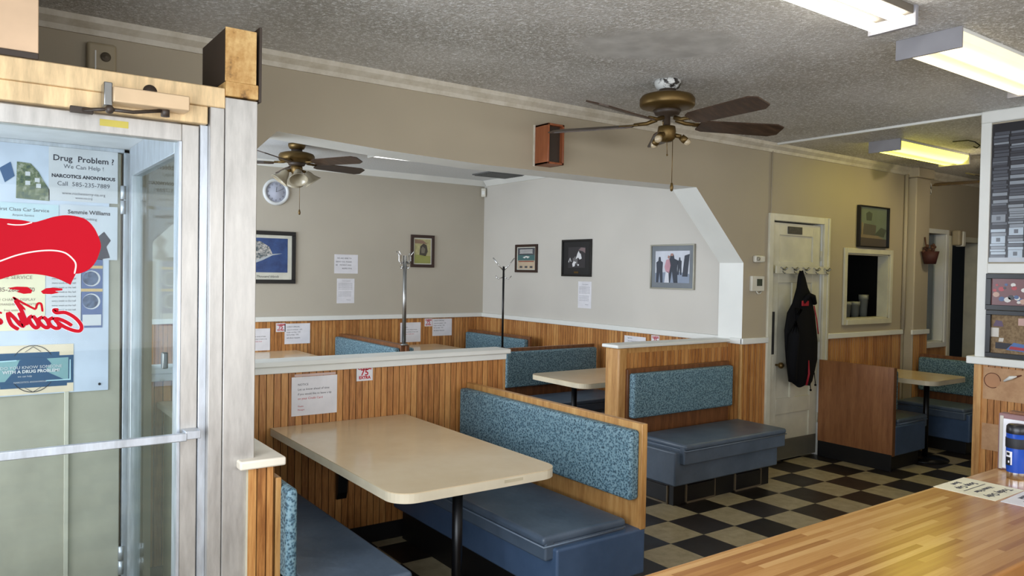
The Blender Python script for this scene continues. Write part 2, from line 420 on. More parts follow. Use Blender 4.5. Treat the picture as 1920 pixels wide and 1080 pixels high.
struct(MB().box(XR, XR+.12, YB, YC+.2, 0, Z).build('wall_alcove_right', WALLA))
struct(MB().box(XL-.2, XR, YC, YC+.2, 0, Z).build('wall_alcove_back', WALLB))
# rooms behind the serving window and rear openings, darkness put into their colour
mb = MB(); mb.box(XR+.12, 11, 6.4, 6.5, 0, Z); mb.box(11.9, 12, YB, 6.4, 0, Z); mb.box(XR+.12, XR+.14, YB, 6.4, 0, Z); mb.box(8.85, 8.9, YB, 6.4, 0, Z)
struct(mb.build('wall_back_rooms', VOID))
# left exterior wall with windows
mb = MB()
def wl(y0, y1, z0, z1): mb.box(XL-.2, XL, y0, y1, z0, z1)
wl(-3.2, -2.0, 0, Z); wl(-2.0, 2.2, 0, .8); wl(-2.0, 2.2, 2.4, Z); wl(2.2, 2.95, 0, Z); wl(2.95, 3.85, 0, .35); wl(2.95, 3.85, 2.2, Z); wl(3.85, 4.85, 0, Z)
wl(4.85, 7.55, 0, .95); wl(4.85, 7.55, 2.35, Z); wl(7.55, YC+.2, 0, Z)
struct(mb.build('wall_left', WALL))
mb = MB(); mb.box(XL, .2, -3.2, -3, 0, Z); mb.box(.2, 5.8, -3.2, -3, 0, .8); mb.box(.2, 5.8, -3.2, -3, 2.4, Z); mb.box(5.8, 12, -3.2, -3, 0, Z)
struct(mb.build('wall_front', WALL))
struct(MB().box(12, 12.2, -3.2, YC, 0, Z).build('wall_right', WALL))
# window frames of the exterior windows
def wframe(n, axis, c, a0, a1, z0, z1, mull):
    mb = MB(); t = .05
    def b(u0, u1, v0, v1):
        if axis == 0: mb.box(c-.05, c+.02, u0, u1, v0, v1)
        else: mb.box(u0, u1, c-.05, c+.02, v0, v1)
    b(a0, a0+t, z0, z1); b(a1-t, a1, z0, z1); b(a0, a1, z0, z0+t); b(a0, a1, z1-t, z1)
    for k in range(1, mull): x = a0+(a1-a0)*k/mull; b(x-.02, x+.02, z0, z1)
    struct(mb.build('window_%d' % n, WHITE))
wframe(3, 0, XL-.09, 4.85, 7.55, .95, 2.35, 2); wframe(4, 0, XL-.09, 2.95, 3.85, .35, 2.2, 1); wframe(5, 0, XL-.09, -2, 2.2, .8, 2.4, 3); wframe(6, 1, -3.09, .2, 5.8, .8, 2.4, 4)
# return wall with the pictures (normal faces the camera side, -x)
X3 = 5.65
struct(MB().box(X3+.006, X3+.16, -1.0, 2.39, 0, Z).build('wall_return', WALL))
mb = MB().mi(0); mb.box(X3-.012, X3+.175, 2.335, 2.40, 1.127, 2.74, .004)
mb.box(X3-.02, X3+.17, -1, 2.40, 2.715, 2.80, .01); mb.box(X3-.012, X3+.005, -1, 2.335, 1.70, 1.765, .003)
struct(mb.build('trim_1', WHITE))
mb = MB().box(X3-.045, X3+.2, -1, 2.44, 1.078, 1.13, .006); struct(mb.build('trim_2', WHITE))
mb = MB().box(X3-.016, X3+.17, 2.352, 2.40, 0, 1.078, .003); struct(mb.build('trim_3', [OAK]))
o = MB().bead(0, 3.3, 0, 1.078, 0, off=50).build('wall_wainscot_return', BEAD, loc=(X3-.002, 2.352, 0), rotz=R_W); struct(o)
# half walls under the header
def halfwall(name, x0, x1, off, capz):
    mb = MB(); mb.mi(1).box(x0, x1, 4.224, YB-.01, 0, capz-.03)
    mb.mi(0).bead(x0, x1, .105, capz-.07, 4.22, off=off)
    struct(mb.build(name, [BEAD, OAK]))
halfwall('wall_divider_left', .745, 2.965, 0, 1.13)
halfwall('wall_divider_right', 4.03, 5.308, 90, 1.115)
struct(MB().box(.745, 2.965, 4.21, 4.225, 0, .105).build('baseboard_divider_left', BLACK))
mb = MB(); mb.box(.745, 3.0, 4.185, 4.365, 1.10, 1.132, .007); mb.box(.745, 2.975, 4.203, 4.35, 1.062, 1.10, .003); struct(mb.build('trim_4', WHITE))
mb = MB(); mb.box(3.985, 5.308, 4.185, 4.365, 1.088, 1.115, .007); struct(mb.build('trim_5', WHITE))
mb = MB(); mb.box(4.005, 4.09, 4.19, 4.345, 0, 1.088, .012, 3); struct(mb.build('trim_6', OAK))
mb = MB(); mb.box(2.955, 2.975, 4.212, 4.34, 0, 1.062, .003); struct(mb.build('trim_7', OAK))
# wainscot and chair rail on the header wall right of the opening
mb = MB(); mb.bead(5.308, 5.64, 0, 1.078, YW-.004, off=130); struct(mb.build('wall_wainscot_pillar', BEAD))
struct(MB().bead(0, .14, 0, 1.078, 0, off=140).build('wall_wainscot_pillar_side', BEAD, loc=(5.304, YW+.14, 0), rotz=R_W))
struct(MB().box(5.292, 5.318, YW-.012, YW+.012, 0, 1.078, .004).build('trim_8', OAK))
mb = MB(); mb.box(5.285, 5.64, YW-.028, YW, 1.078, 1.128, .006); mb.box(5.285, 5.308, YW-.02, 4.19, 1.078, 1.128, .006); struct(mb.build('trim_9', WHITE))
mb = MB(); mb.box(6.52, 7.9, YW-.028, YW, 1.078, 1.128, .006); struct(mb.build('trim_10', WHITE))
mb = MB(); mb.bead(6.50, 7.9, 0, 1.078, YW-.004, off=160); mb.bead(8.22, 8.92, 0, .96, YW-.004, off=200); mb.bead(8.84, 8.92, .96, 1.1, YW-.004, off=216); struct(mb.build('wall_wainscot_rear', BEAD))
# alcove wainscot and rails
struct(MB().bead(XL, XR, 0, 1.078, YC-.012, off=240).build('wall_wainscot_alcove_back', BEAD))
struct(MB().box(XL, XR, YC-.035, YC, 1.078, 1.13, .006).build('trim_11', WHITE))
struct(MB().bead(0, YC-YB, 0, 1.078, 0, off=400).build('wall_wainscot_alcove_right', BEAD, loc=(XR-.012, YC, 0), rotz=R_W))
struct(MB().box(XR-.035, XR, YB, YC-.03, 1.078, 1.13, .006).build('trim_12', WHITE))
# crown mouldings
def crown(x0, x1, n):
    struct(MB().prism([(YW, 2.725), (YW-.012, 2.725), (YW-.018, 2.75), (YW-.045, 2.775), (YW-.052, 2.80), (YW, 2.80)], 0, x0, x1).build('trim_%d' % n, CROWN))
CROWN = mat('aged_cream_trim', (204, 196, 178), .5, fn=f_blobs([(.3, (182, 172, 152)), (.6, (206, 198, 182))], 9))
crown(XL, 12, 13)
struct(MB().prism([(YC, 2.735), (YC-.02, 2.735), (YC-.07, 2.80), (YC, 2.80)], 0, XL, XR).build('trim_14', WHITE))
struct(MB().prism([(XR, 2.735), (XR-.02, 2.735), (XR-.07, 2.80), (XR, 2.80)], 1, YB, YC-.07).build('trim_15', WHITE))
# ceiling strip from the header wall to the return wall
struct(MB().box(5.66, 5.69, 2.39, YW-.05, 2.782, 2.80, .003).build('trim_16', WHITE))
# white fascia closing the alcove-side crown and column on the rear wall
mb = MB(); mb.box(7.95, 8.24, YW-.10, YW, 0, 2.70, .012); mb.box(7.93, 8.26, YW-.13, YW, 2.70, 2.80, .01)
struct(mb.build('wall_column', [WALL])); 
struct(MB().box(7.90, 8.26, YW-.12, YW-.10, 1.078, 1.128, .005).build('trim_17', WHITE))
struct(MB().bead(7.952, 8.238, 0, 1.078, YW-.104, off=190).build('wall_wainscot_column', BEAD))
struct(MB().cyl((7.90, YW-.02, 1.13), (7.90, YW-.02, 2.73), .018, 10).build('trim_21', WALL))
struct(MB().cyl((5.655, YW-.01, 1.13), (5.655, YW-.01, 2.74), .006, 8).build('trim_18', WALL))

# ------------------------------------------------------------------ serving window (window_1)
def casing(mb, x0, x1, z0, z1, wd, y0=YW-.02, y1=YW, bottom=True):
    mb.box(x0-wd, x0, y0, y1, z0-(wd if bottom else 0), z1+wd, .004); mb.box(x1, x1+wd, y0, y1, z0-(wd if bottom else 0), z1+wd, .004)
    mb.box(x0, x1, y0, y1, z1, z1+wd, .004)
    if bottom: mb.box(x0, x1, y0-.01, y1, z0-wd, z0, .004)
mb = MB(); casing(mb, 6.85, 7.63, 1.25, 1.89, .05); mb.box(7.618, 7.63, YW, YT, 1.25, 1.89); mb.box(6.85, 6.862, YW, YT, 1.25, 1.89); mb.box(6.85, 7.63, YW, YT, 1.25, 1.262); mb.box(6.85, 7.63, YW, YT, 1.878, 1.89)
w1 = struct(mb.build('window_1', DOORW))
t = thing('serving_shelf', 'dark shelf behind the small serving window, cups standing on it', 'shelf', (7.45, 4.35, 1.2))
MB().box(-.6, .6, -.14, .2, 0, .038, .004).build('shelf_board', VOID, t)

CUP = mat('pale_plastic', (150, 152, 140), .4)
for i, (x, h, lb) in enumerate(((7.31, .17, 'pale plastic cup stack behind serving window glass, leftmost of three'), (7.47, .17, 'pale plastic cup stack behind serving window glass, middle of three'), (7.63, .24, 'taller pale cup stack behind serving window glass, rightmost of three'))):
    tag(MB().lathe([(0, 0), (.034, 0), (.046, h*.8), (.05, h*.8), (.05, h), (.046, h), (.038, .02), (0, .02)], seg=18).build('cup', CUP, loc=(x, 4.34, 1.239)), lb, 'cup', 'cups behind the serving window')
# ------------------------------------------------------------------ window_2 and door_2 in the rear wall
mb = MB(); casing(mb, 8.27, 8.80, .96, 2.15, .05); mb.box(8.785, 8.80, YW, YT, .96, 2.15); mb.box(8.27, 8.80, YW, YT, .96, .975)
w2 = struct(mb.build('window_2', WHITE)); MB().box(8.27, 8.785, YW+.095, YW+.099, .975, 2.15).build('pane', GLASS, w2)
mb = MB(); casing(mb, 8.93, 9.68, 0, 2.08, .06, bottom=False); mb.box(9.66, 9.68, YW, YT+.06, 0, 2.08); mb.box(8.93, 8.945, YW, YT, 0, 2.08)
struct(mb.build('door_2', DOORW))

# ------------------------------------------------------------------ door_1, white panelled
mb = MB(); casing(mb, 5.69, 6.45, 0, 2.14, .062, YW-.022, YW, False)
mb.box(6.505, 6.535, YW-.03, YW, 0, 2.2, .004)
struct(mb.build('trim_19', DOORW))
mb = MB(); F0 = YW+.012; F1 = YW+.05
xs = (5.705, 5.815, 6.02, 6.10, 6.32, 6.438)
mb.box(5.705, 5.815, F0, F1, .02, 2.128, .003); mb.box(6.32, 6.438, F0, F1, .02, 2.128, .003)
for z0, z1 in ((.02, .17), (.43, .57), (1.60, 1.79), (2.02, 2.128)): mb.box(5.815, 6.32, F0, F1, z0, z1, .003)
mb.box(6.02, 6.10, F0, F1, .57, 1.60, .003); mb.box(5.8, 6.33, F0+.014, F1, .1, 2.1)
d1 = struct(mb.build('door_1', DOORW))
MB().box(5.72, 6.43, F0-.004, F0, .025, .20).build('kick_plate', mat('grey_kick_plate', (120, 118, 106), .4, .4), d1)['label'] = 'grey metal kick plate'
mb = MB(); mb.box(5.725, 5.765, F0-.006, F0, .97, 1.345, .002); mb.build('push_plate', STEEL, d1)
mb = MB(); mb.box(5.735, 5.775, F0-.006, F0, .74, .955, .002); mb.build('escutcheon', DOORW, d1)
mb = MB(); mb.cyl((5.80, F0, .875), (5.80, F0-.04, .875), .009, 10); mb.ball((5.80, F0-.055, .875), .027); mb.build('knob', BRASS, d1)
mb = MB(); mb.box(5.93, 6.14, F0-.008, F0-.001, 2.035, 2.10, .002); sg = mb.build('name_plate', mat('dark_plate', (44, 44, 38), .5), d1)
text_into(MB(), 'EMPLOYEES\n   ONLY', .028, 5.95, F0-.009, 2.072).build('lettering', mat('plate_letters', (96, 96, 84), .5), sg)
mb = MB(); 
for z in (.35, 1.1, 1.85): mb.cyl((6.445, F0-.004, z-.045), (6.445, F0-.004, z+.045), .008, 8)
mb.build('hinge', DOORW, d1)
# coat hook rail
t = thing('coat_hook_rail', 'white board with five hooks across the white door', 'coat rack', (6.1, YW-.022, 1.68))
MB().box(-.39, .41, -.016, 0, 0, .07, .003).build('board', DOORW, t)
for i in range(5):
    x = -.30+.165*i; mb = MB()
    mb.tube([(x, -.016, .035), (x, -.04, .03), (x, -.065, .05)], .005, 6); mb.tube([(x-.035, -.02, .055), (x-.01, -.03, .04), (x+.01, -.03, .04), (x+.035, -.03, .058)], .005, 6)
    mb.tube([(x, -.016, .02), (x, -.035, .0), (x, -.045, .008)], .004, 6)
    mb.build('hook', STEEL, t)
# jacket
t = thing('jacket', 'black jacket with red lining hanging from the hook rail on the white door', 'jacket', (6.0, 3.97, 1.70))
zl = [(1.703, 5.945, 5.99, .02), (1.65, 5.925, 6.02, .035), (1.556, 5.912, 6.057, .05), (1.50, 5.885, 6.10, .06), (1.453, 5.865, 6.150, .065), (1.416, 5.853, 6.135, .07), (1.333, 5.78, 6.172, .075), (1.187, 5.747, 6.205, .08),
      (1.063, 5.76, 6.228, .08), (.908, 5.784, 6.232, .075), (.813, 5.826, 6.20, .07), (.728, 5.865, 6.165, .06), (.69, 5.93, 6.12, .045)]
mb = MB(); rings = []
for k, (z, a, b, d) in enumerate(zl):
    cx, rx = (a+b)/2-6.0, (b-a)/2; r = []
    for i in range(28):
        th = 2*PI*i/28; fold = 1+.10*math.sin(5*th+.6*k)*(k/12)+.05*math.sin(9*th-1.1*k)
        r.append(mb.bm.verts.new((cx+rx*math.cos(th), d*.62*math.sin(th)*fold, z-1.70+.008*math.sin(3*th+k))))
    rings.append(r)
fs = []
for A, B in zip(rings, rings[1:]):
    for i in range(28): fs.append(mb.bm.faces.new((A[i], A[(i+1) % 28], B[(i+1) % 28], B[i])))
fs.append(mb.bm.faces.new(rings[0])); fs.append(mb.bm.faces.new(rings[-1][::-1])); mb._fin(fs, True)
JB = mat('black_cloth', (7, 7, 10), .9, spec=.2)
mb.build('body', JB, t)
JR = mat('red_lining', (150, 18, 34), .6)
MB().tube([(.085, -.055, -.30), (.125, -.058, -.42), (.155, -.058, -.55)], .006, 6).build('zip_edge', JR, t)['label'] = 'red zip edge'
MB().tube([(.03, -.052, -.78), (.035, -.054, -.9), (.02, -.042, -1.0)], [.005, .010, .010], 6).build('lining', JR, t)['label'] = 'red lining'
MB().box(-.09, .01, -.054, -.046, -.30, -.255, .003).build('patch', JR, t)['label'] = 'red chest patch'
mb = MB(); mb.tube([(-.06, -.04, -.27), (0.0, -.06, -.2), (.08, -.05, -.22), (.13, -.03, -.28)], .022, 8); mb.build('collar', JB, t)
for a, b, c in ((.10, -.95, -1.04), (.17, -.9, -1.0)):
    mb = MB(); mb.tube([(a, -.02, b), (a+.004, -.03, c)], .004, 5); mb.ball((a+.004, -.03, c-.01), .01); mb.build('drawstring', JB, t)
mb = MB(); mb.tube([(-.12, -.03, -.33), (-.2, -.055, -.55), (-.215, -.05, -.8), (-.19, -.045, -.95)], [.04, .05, .045, .035], 10); mb.build('sleeve', JB, t)
# wall devices by the door
WDEV = mat('white_plastic', (214, 210, 196), .4)
t = thing('thermostat', 'white thermostat on the wall left of the white door', 'thermostat', (5.475, YW, 1.515))
MB().box(-.085, .085, -.03, 0, .01, .14, .006).build('case', WDEV, t); MB().box(-.02, .05, -.033, -.029, .055, .115, .001).build('screen', mat('lcd', (70, 76, 64), .3), t)
MB().tube([(.0, -.01, .01), (.02, -.012, -.012), (.05, -.01, -.01), (.07, -.01, .01)], .006, 6).build('wire', WDEV, t)
t = thing('door_chime', 'small cream sensor box above the thermostat', 'sensor', (5.50, YW, 1.80)); MB().box(-.075, .06, -.035, 0, -.03, .03, .012).build('case', WDEV, t); MB().lathe([(0, 0), (.018, 0), (.016, .012), (0, .014)], seg=14).xf(Matrix.Rotation(PI/2, 4, 'X')).build('lens', mat('lens_grey', (150, 146, 130), .3), t).location = (-.045, -.035, 0)

# ================================================================== PICTURES AND SHEETS (local: x right, z up, facing -y, origin at bottom centre)
def frame_pic(name, label, cat, loc, rotz, W, H, fw, fmat, matw, matm, printmats, draw, group=None, depth=.022):
    t = thing(name, label, cat, loc, rotz, group)
    mb = MB()
    mb.box(-W/2, W/2, -depth, 0, 0, fw, .002); mb.box(-W/2, W/2, -depth, 0, H-fw, H, .002); mb.box(-W/2, -W/2+fw, -depth, 0, fw, H-fw, .002); mb.box(W/2-fw, W/2, -depth, 0, fw, H-fw, .002)
    mb.build('frame', fmat, t)
    iw, ih = W-2*fw, H-2*fw
    MB().box(-W/2+fw, W/2-fw, -.010, -.002, fw, H-fw).build('mount', matm, t)
    x0, x1, z0, z1 = matw   # print rectangle in fractions of the inner area
    X = lambda u: -iw/2+iw*(x0+(x1-x0)*u); Zf = lambda v: fw+ih*(z0+(z1-z0)*v)
    mb = MB().mi(0); mb.box(X(0), X(1), -.0115, -.010, Zf(0), Zf(1))
    if draw: draw(mb, X, Zf)
    mb.build('print', printmats, t)
    return t
def poly(mb, X, Zf, m, pts, lv=1):
    mb.mi(m); mb.sheet([(X(u), Zf(v)) for u, v in pts], -.0115-.0007*lv, .0007)
def fig(mb, X, Zf, m, u, v0, v1, w, lv=1):   # a small standing figure in a photograph
    h = v1-v0
    poly(mb, X, Zf, m, [(u-w*.5, v0), (u-w*.15, v0), (u, v0+h*.4), (u+w*.15, v0), (u+w*.5, v0), (u+w*.45, v0+h*.5), (u+w*.5, v0+h*.78), (u+w*.2, v0+h*.84), (u+w*.14, v0+h*.98), (u, v1), (u-w*.14, v0+h*.98), (u-w*.2, v0+h*.84), (u-w*.5, v0+h*.78), (u-w*.45, v0+h*.5)], lv)
DF = mat('black_frame', (18, 16, 16), .35); BF = mat('dark_brown_frame', (54, 34, 26), .4); SF = mat('silver_frame', (170, 168, 156), .3, .6)
MOUNTW = mat('white_mount', (206, 204, 190), .6); MOUNTG = mat('grey_mount', (118, 124, 130), .6); MOUNTB = mat('black_mount', (26, 25, 26), .6)
# aerial picture on the clock wall
def d_air(mb, X, Zf):
    poly(mb, X, Zf, 1, [(0, .35), (.25, .2), (.45, .3), (.62, .45), (.72, .55), (.66, .75), (.5, .9), (.1, .95), (0, .95)])
    poly(mb, X, Zf, 2, [(.0, .12), (.3, .2), (.55, .36), (.72, .5), (.9, .56), (.72, .54), (.5, .4), (.2, .24), (0, .18)], 2)
NAVY = mat('photo_navy', (38, 62, 112), .3, fn=f_blobs([(.3, (30, 50, 98)), (.7, (52, 82, 136))], 8))
TOWN = mat('photo_town', (130, 135, 135), .3, fn=f_blobs([(.4, (60, 76, 84)), (.5, (128, 130, 128)), (.6, (196, 190, 184))], 45))
SHORE = mat('photo_shore', (180, 186, 190), .3)
t = frame_pic('framed_aerial_photograph', 'black framed blue aerial coast photograph on the clock wall', 'picture', (2.55, YC, 1.487), 0, .74, .56, .042, DF, (.03, .93, .16, .93), MOUNTW, [NAVY, TOWN, SHORE], d_air)
mb = MB(); text_into(mb, 'The Thousand Islands', .035, -.12, -.011, .064, shear=.3); mb.build('lettering', INK, t)
def d_sketch(mb, X, Zf):
    poly(mb, X, Zf, 1, [(.3, .35), (.7, .3), (.82, .5), (.75, .75), (.55, .82), (.35, .7)]); poly(mb, X, Zf, 2, [(.42, .42), (.62, .42), (.66, .6), (.5, .7), (.4, .6)], 2)
    poly(mb, X, Zf, 3, [(.0, 0), (1, 0), (1, .3), (0, .36)]); poly(mb, X, Zf, 4, [(.0, .82), (.8, .8), (.5, .95), (0, .98)])
frame_pic('framed_drawing', 'brown framed yellowish portrait drawing near the alcove corner', 'picture', (4.49, YC, 1.692), 0, .32, .39, .036, BF, (.06, .94, .04, .96), MOUNTW,
          [mat('p_olive', (172, 166, 118), .4, fn=f_blobs([(.3, (150, 146, 104)), (.7, (190, 182, 132))], 25)), mat('p_dark', (70, 64, 56), .4), mat('p_mid', (122, 116, 100), .4), mat('p_green', (150, 152, 84), .4), mat('p_rust', (140, 112, 92), .4)], d_sketch)
# right alcove wall (x = XR)
def rloc(y, z): return (XR, y, z)
def d_poster(mb, X, Zf):
    poly(mb, X, Zf, 1, [(0, .4), (1, .4), (1, 1), (0, 1)]); poly(mb, X, Zf, 2, [(0, .4), (1, .4), (1, .66), (0, .66)], 2)
    for k in range(3): poly(mb, X, Zf, 3, [(.1, .74+.07*k), (.9, .74+.07*k), (.85, .78+.07*k), (.15, .78+.07*k)], 2)
    poly(mb, X, Zf, 3, [(.3, .55), (.42, .5), (.5, .56), (.6, .5), (.72, .58), (.5, .62)], 3)
    poly(mb, X, Zf, 4, [(.05, .33), (.95, .33), (.95, .38), (.05, .38)], 2)
    for k in range(3): poly(mb, X, Zf, 1, [(.12+.3*k, .05), (.28+.3*k, .05), (.28+.3*k, .14), (.12+.3*k, .14)])
frame_pic('framed_poster', 'small brown framed teal and grey poster, leftmost on the pale alcove wall', 'picture', rloc(7.22, 1.652), R_W, .43, .33, .03, BF, (.05, .95, .04, .96), MOUNTW,
          [mat('p_cream', (196, 176, 150), .4), mat('p_slate', (78, 80, 86), .4), mat('p_teal', (72, 108, 108), .4), mat('p_white', (216, 214, 210), .4), mat('p_brick', (150, 86, 70), .4)], d_poster)
def d_dance(mb, X, Zf):
    fig(mb, X, Zf, 1, .42, .15, .55, .3); poly(mb, X, Zf, 2, [(.45, .42), (.55, .7), (.62, .82), (.68, .7), (.74, .68), (.8, .45), (.68, .4), (.6, .5)], 2)
    poly(mb, X, Zf, 2, [(.28, .05), (.4, .08), (.42, .2), (.5, .28), (.34, .32), (.25, .2)], 2); poly(mb, X, Zf, 2, [(.56, .1), (.64, .1), (.64, .18), (.56, .18)], 2)
    poly(mb, X, Zf, 3, [(.6, .85), (.75, .98), (1, .95), (1, .7), (.85, .8)], 2); poly(mb, X, Zf, 2, [(.02, .3), (.12, .5), (.2, .3), (.16, .3), (.11, .44), (.05, .25)], 2)
t = frame_pic('framed_sports_photograph', 'square black framed dark photograph with white figures, second on the pale alcove wall', 'picture', rloc(6.31, 1.617), R_W, .487, .40, .022, DF, (.19, .83, .2, .83), MOUNTB,
          [mat('p_charcoal', (52, 50, 54), .3), mat('p_grey', (110, 108, 110), .3), mat('p_white2', (224, 224, 226), .3), mat('p_greyred', (128, 110, 112), .3)], d_dance)
MB().box(-.035, .035, -.0125, -.010, .035, .055).build('plaque', BRASS, t)
def d_couple(mb, X, Zf):
    poly(mb, X, Zf, 1, [(.0, 0), (1, 0), (1, .28), (.6, .36), (0, .3)]); fig(mb, X, Zf, 2, .13, .0, .82, .2, 2); fig(mb, X, Zf, 2, .50, .0, .9, .34, 2); fig(mb, X, Zf, 2, .72, .25, .8, .12, 2)
    poly(mb, X, Zf, 2, [(.8, .2), (.95, .2), (1, .9), (.86, .85)], 2)
    poly(mb, X, Zf, 3, [(.32, .35), (.42, .3), (.46, .55), (.42, .75), (.33, .72), (.28, .5)], 3); poly(mb, X, Zf, 4, [(.28, .0), (.42, .0), (.4, .34), (.32, .34)], 3)
    poly(mb, X, Zf, 5, [(.37, .78), (.42, .75), (.44, .84), (.38, .86)], 3); poly(mb, X, Zf, 5, [(.46, .84), (.53, .84), (.53, .92), (.46, .92)], 3)
frame_pic('framed_couple_photograph', 'silver framed photograph of dancing couple, nearest to the white pillar', 'picture', rloc(4.932, 1.517), R_W, .545, .42, .014, SF, (.09, .91, .12, .88), MOUNTG,
          [mat('p_sky', (206, 210, 220), .2), mat('p_bluegrey', (140, 152, 172), .2), mat('p_suit', (62, 68, 80), .2), mat('p_pink', (196, 148, 160), .2), mat('p_gown', (216, 218, 226), .2), mat('p_skin', (170, 130, 120), .2)], d_couple)
# paper sheets
def sheet(name, label, loc, rotz, W, H, lines, cat='sign', group=None, tilt=0, paper=PAPER, inks=None):
    t = thing(name, label, cat, loc, rotz, group)
    if tilt: t.rotation_euler = (0, tilt, rotz) if rotz == 0 else (tilt, 0, rotz)
    MB().box(-W/2, W/2, -.0016, -.0004, 0, H).build('paper', paper, t)
    mb = MB()
    for (txt, size, x, z, m, al) in lines:
        mb.mi(m); text_into(mb, txt, size, x, -.0019, z, al)
    mb.build('lettering', inks or [INK, INKR, INK], t)
    return t
TIP = [('NOTICE', .017, -.10, .172, 0, 'LEFT'), ('Let us know ahead of time', .0175, -.10, .145, 0, 'LEFT'), ('if you would like to leave a tip', .0165, -.10, .118, 0, 'LEFT'), ('on your Credit Card', .0175, -.10, .092, 1, 'LEFT'), ('Thanks', .012, -.10, .05, 1, 'LEFT'), ('Manager', .012, -.10, .03, 1, 'LEFT')]
YD = 4.219
sheet('paper_notice', 'white notice sheet taped above the large near table', (1.635, YD, .812), 0, .272, .222, TIP, tilt=-.0)
MB_ = MB(); MB_.box(1.515, 1.76, YD-.003, YD-.0015, 1.037, 1.05); tag(MB_.build('tape_strip', mat('pinkish_tape', (206, 178, 170), .5)), 'pinkish tape strip along the top of the near notice sheet', 'tape')
CH = [('CHEESE', .026, 0, .068, 0, 'CENTER'), ('75', .052, 0, .033, 0, 'CENTER'), ('EXTRA', .024, 0, .012, 0, 'CENTER')]
def cheese(loc, rotz, label, s=1.0, W=.105):
    t = thing('price_sign', label, 'sign', loc, rotz, 'small cheese price signs'); MB().box(-W/2, W/2, -.0016, -.0004, 0, .095).build('paper', PAPER, t)
    mb = MB()
    for a, b, c, d, e, f in CH: text_into(mb, a, b, c, -.0019, d, f, bold=.0012)
    mb.build('lettering', INKR, t)
cheese((1.945, YD, .985), 0, 'small red and white cheese price sign on the near divider')
YBK = YC-.0125
sheet('paper_notice', 'white notice sheet at the left end of the alcove wainscot, beside the entrance post', (2.515, YBK, .772), 0, .27, .235, TIP)
cheese((2.765, YBK, .965), 0, 'red and white cheese price sign on alcove wainscot, left of the menu sheet')
MENU = [('LUNCH SPECIAL', .02, -.12, .18, 0, 'LEFT'), ('soup and sandwich   6.95', .017, -.12, .15, 0, 'LEFT'), ('burger and fries   7.95', .017, -.12, .122, 0, 'LEFT'), ('fish fry friday   9.95', .017, -.12, .094, 0, 'LEFT'), ('ask about desserts', .02, -.12, .06, 0, 'LEFT')]
sheet('paper_menu', 'printed menu sheet on alcove wainscot near the entrance post', (2.95, YBK, .83), 0, .285, .222, MENU)
sheet('paper_notice', 'white notice sheet on alcove wainscot right of the steel coat stand', (4.34, YBK, .793), 0, .275, .235, TIP)
cheese((4.583, YBK, .975), 0, 'red and white cheese price sign on alcove wainscot, right of the steel coat stand')
sheet('paper_menu', 'printed menu sheet on alcove wainscot nearest to the corner', (4.778, YBK, .855), 0, .275, .21, MENU)
NB = [('WE ARE HERE TO', .022, -.11, .165, 0, 'LEFT'), ('SERVE YOU. PLEASE', .022, -.125, .125, 0, 'LEFT'), ('BE    PATIENT AND', .022, -.125, .088, 0, 'LEFT'), ('RESPECTFUL', .022, -.05, .05, 0, 'LEFT')]
sheet('paper_notice', 'white landscape notice on clock wall, above the taller sheet', (3.513, YC, 1.605), 0, .285, .215, NB)
LET = [('To our customers', .013, -.04, .25, 0, 'LEFT')]+[('please understand that we are doing', .0115, -.088, .222-.016*k, 0, 'LEFT') for k in range(5)]+[('our best to serve you all and that', .0115, -.088, .127-.016*k, 0, 'LEFT') for k in range(4)]+[('Thank you', .012, .01, .035, 0, 'LEFT')]
sheet('paper_letter', 'white portrait letter on clock wall, below the landscape notice', (3.51, YC, 1.267), 0, .212, .28, LET, inks=[mat('grey_ink', (120, 120, 128), .8)])
sheet('paper_letter', 'white portrait letter below the black framed photograph on the pale wall', (XR, 6.175, 1.28), R_W, .215, .285, LET, inks=[MATS['grey_ink']])
sheet('paper_notice', 'white notice sheet on right alcove wainscot behind the right divider', (XR-.0135, 5.395, .84), R_W, .295, .20, TIP)
cheese((XR-.0135, 5.122, .975), R_W, 'cheese price sign on right alcove wainscot behind the right divider')
# artwork on the door wall
def d_fort(mb, X, Zf):
    poly(mb, X, Zf, 1, [(0, 0), (1, 0), (1, .2), (0, .25)]); poly(mb, X, Zf, 2, [(.15, .3), (.6, .28), (.62, .55), (.2, .58)]); poly(mb, X, Zf, 3, [(.28, .66), (.45, .66), (.48, .85), (.36, .9), (.26, .84)], 2)
    poly(mb, X, Zf, 4, [(.0, .22), (.9, .2), (.7, .28), (.1, .3)], 2); poly(mb, X, Zf, 3, [(.55, .3), (.9, .25), (1, .45), (.8, .5)], 2); poly(mb, X, Zf, 4, [(.1, .3), (.16, .3), (.16, .6), (.1, .6)], 3)
frame_pic('framed_print', 'grey green print in thin dark frame above the serving window', 'picture', (7.285, YW, 1.955), 0, .54, .405, .012, DF, (0, 1, 0, 1), MOUNTG,
          [mat('p_sage', (112, 122, 108), .3), mat('p_umber', (84, 76, 72), .3), mat('p_taupe', (92, 88, 80), .3), mat('p_moss', (80, 86, 74), .3), mat('p_sand', (132, 118, 98), .3)], d_fort, depth=.04)
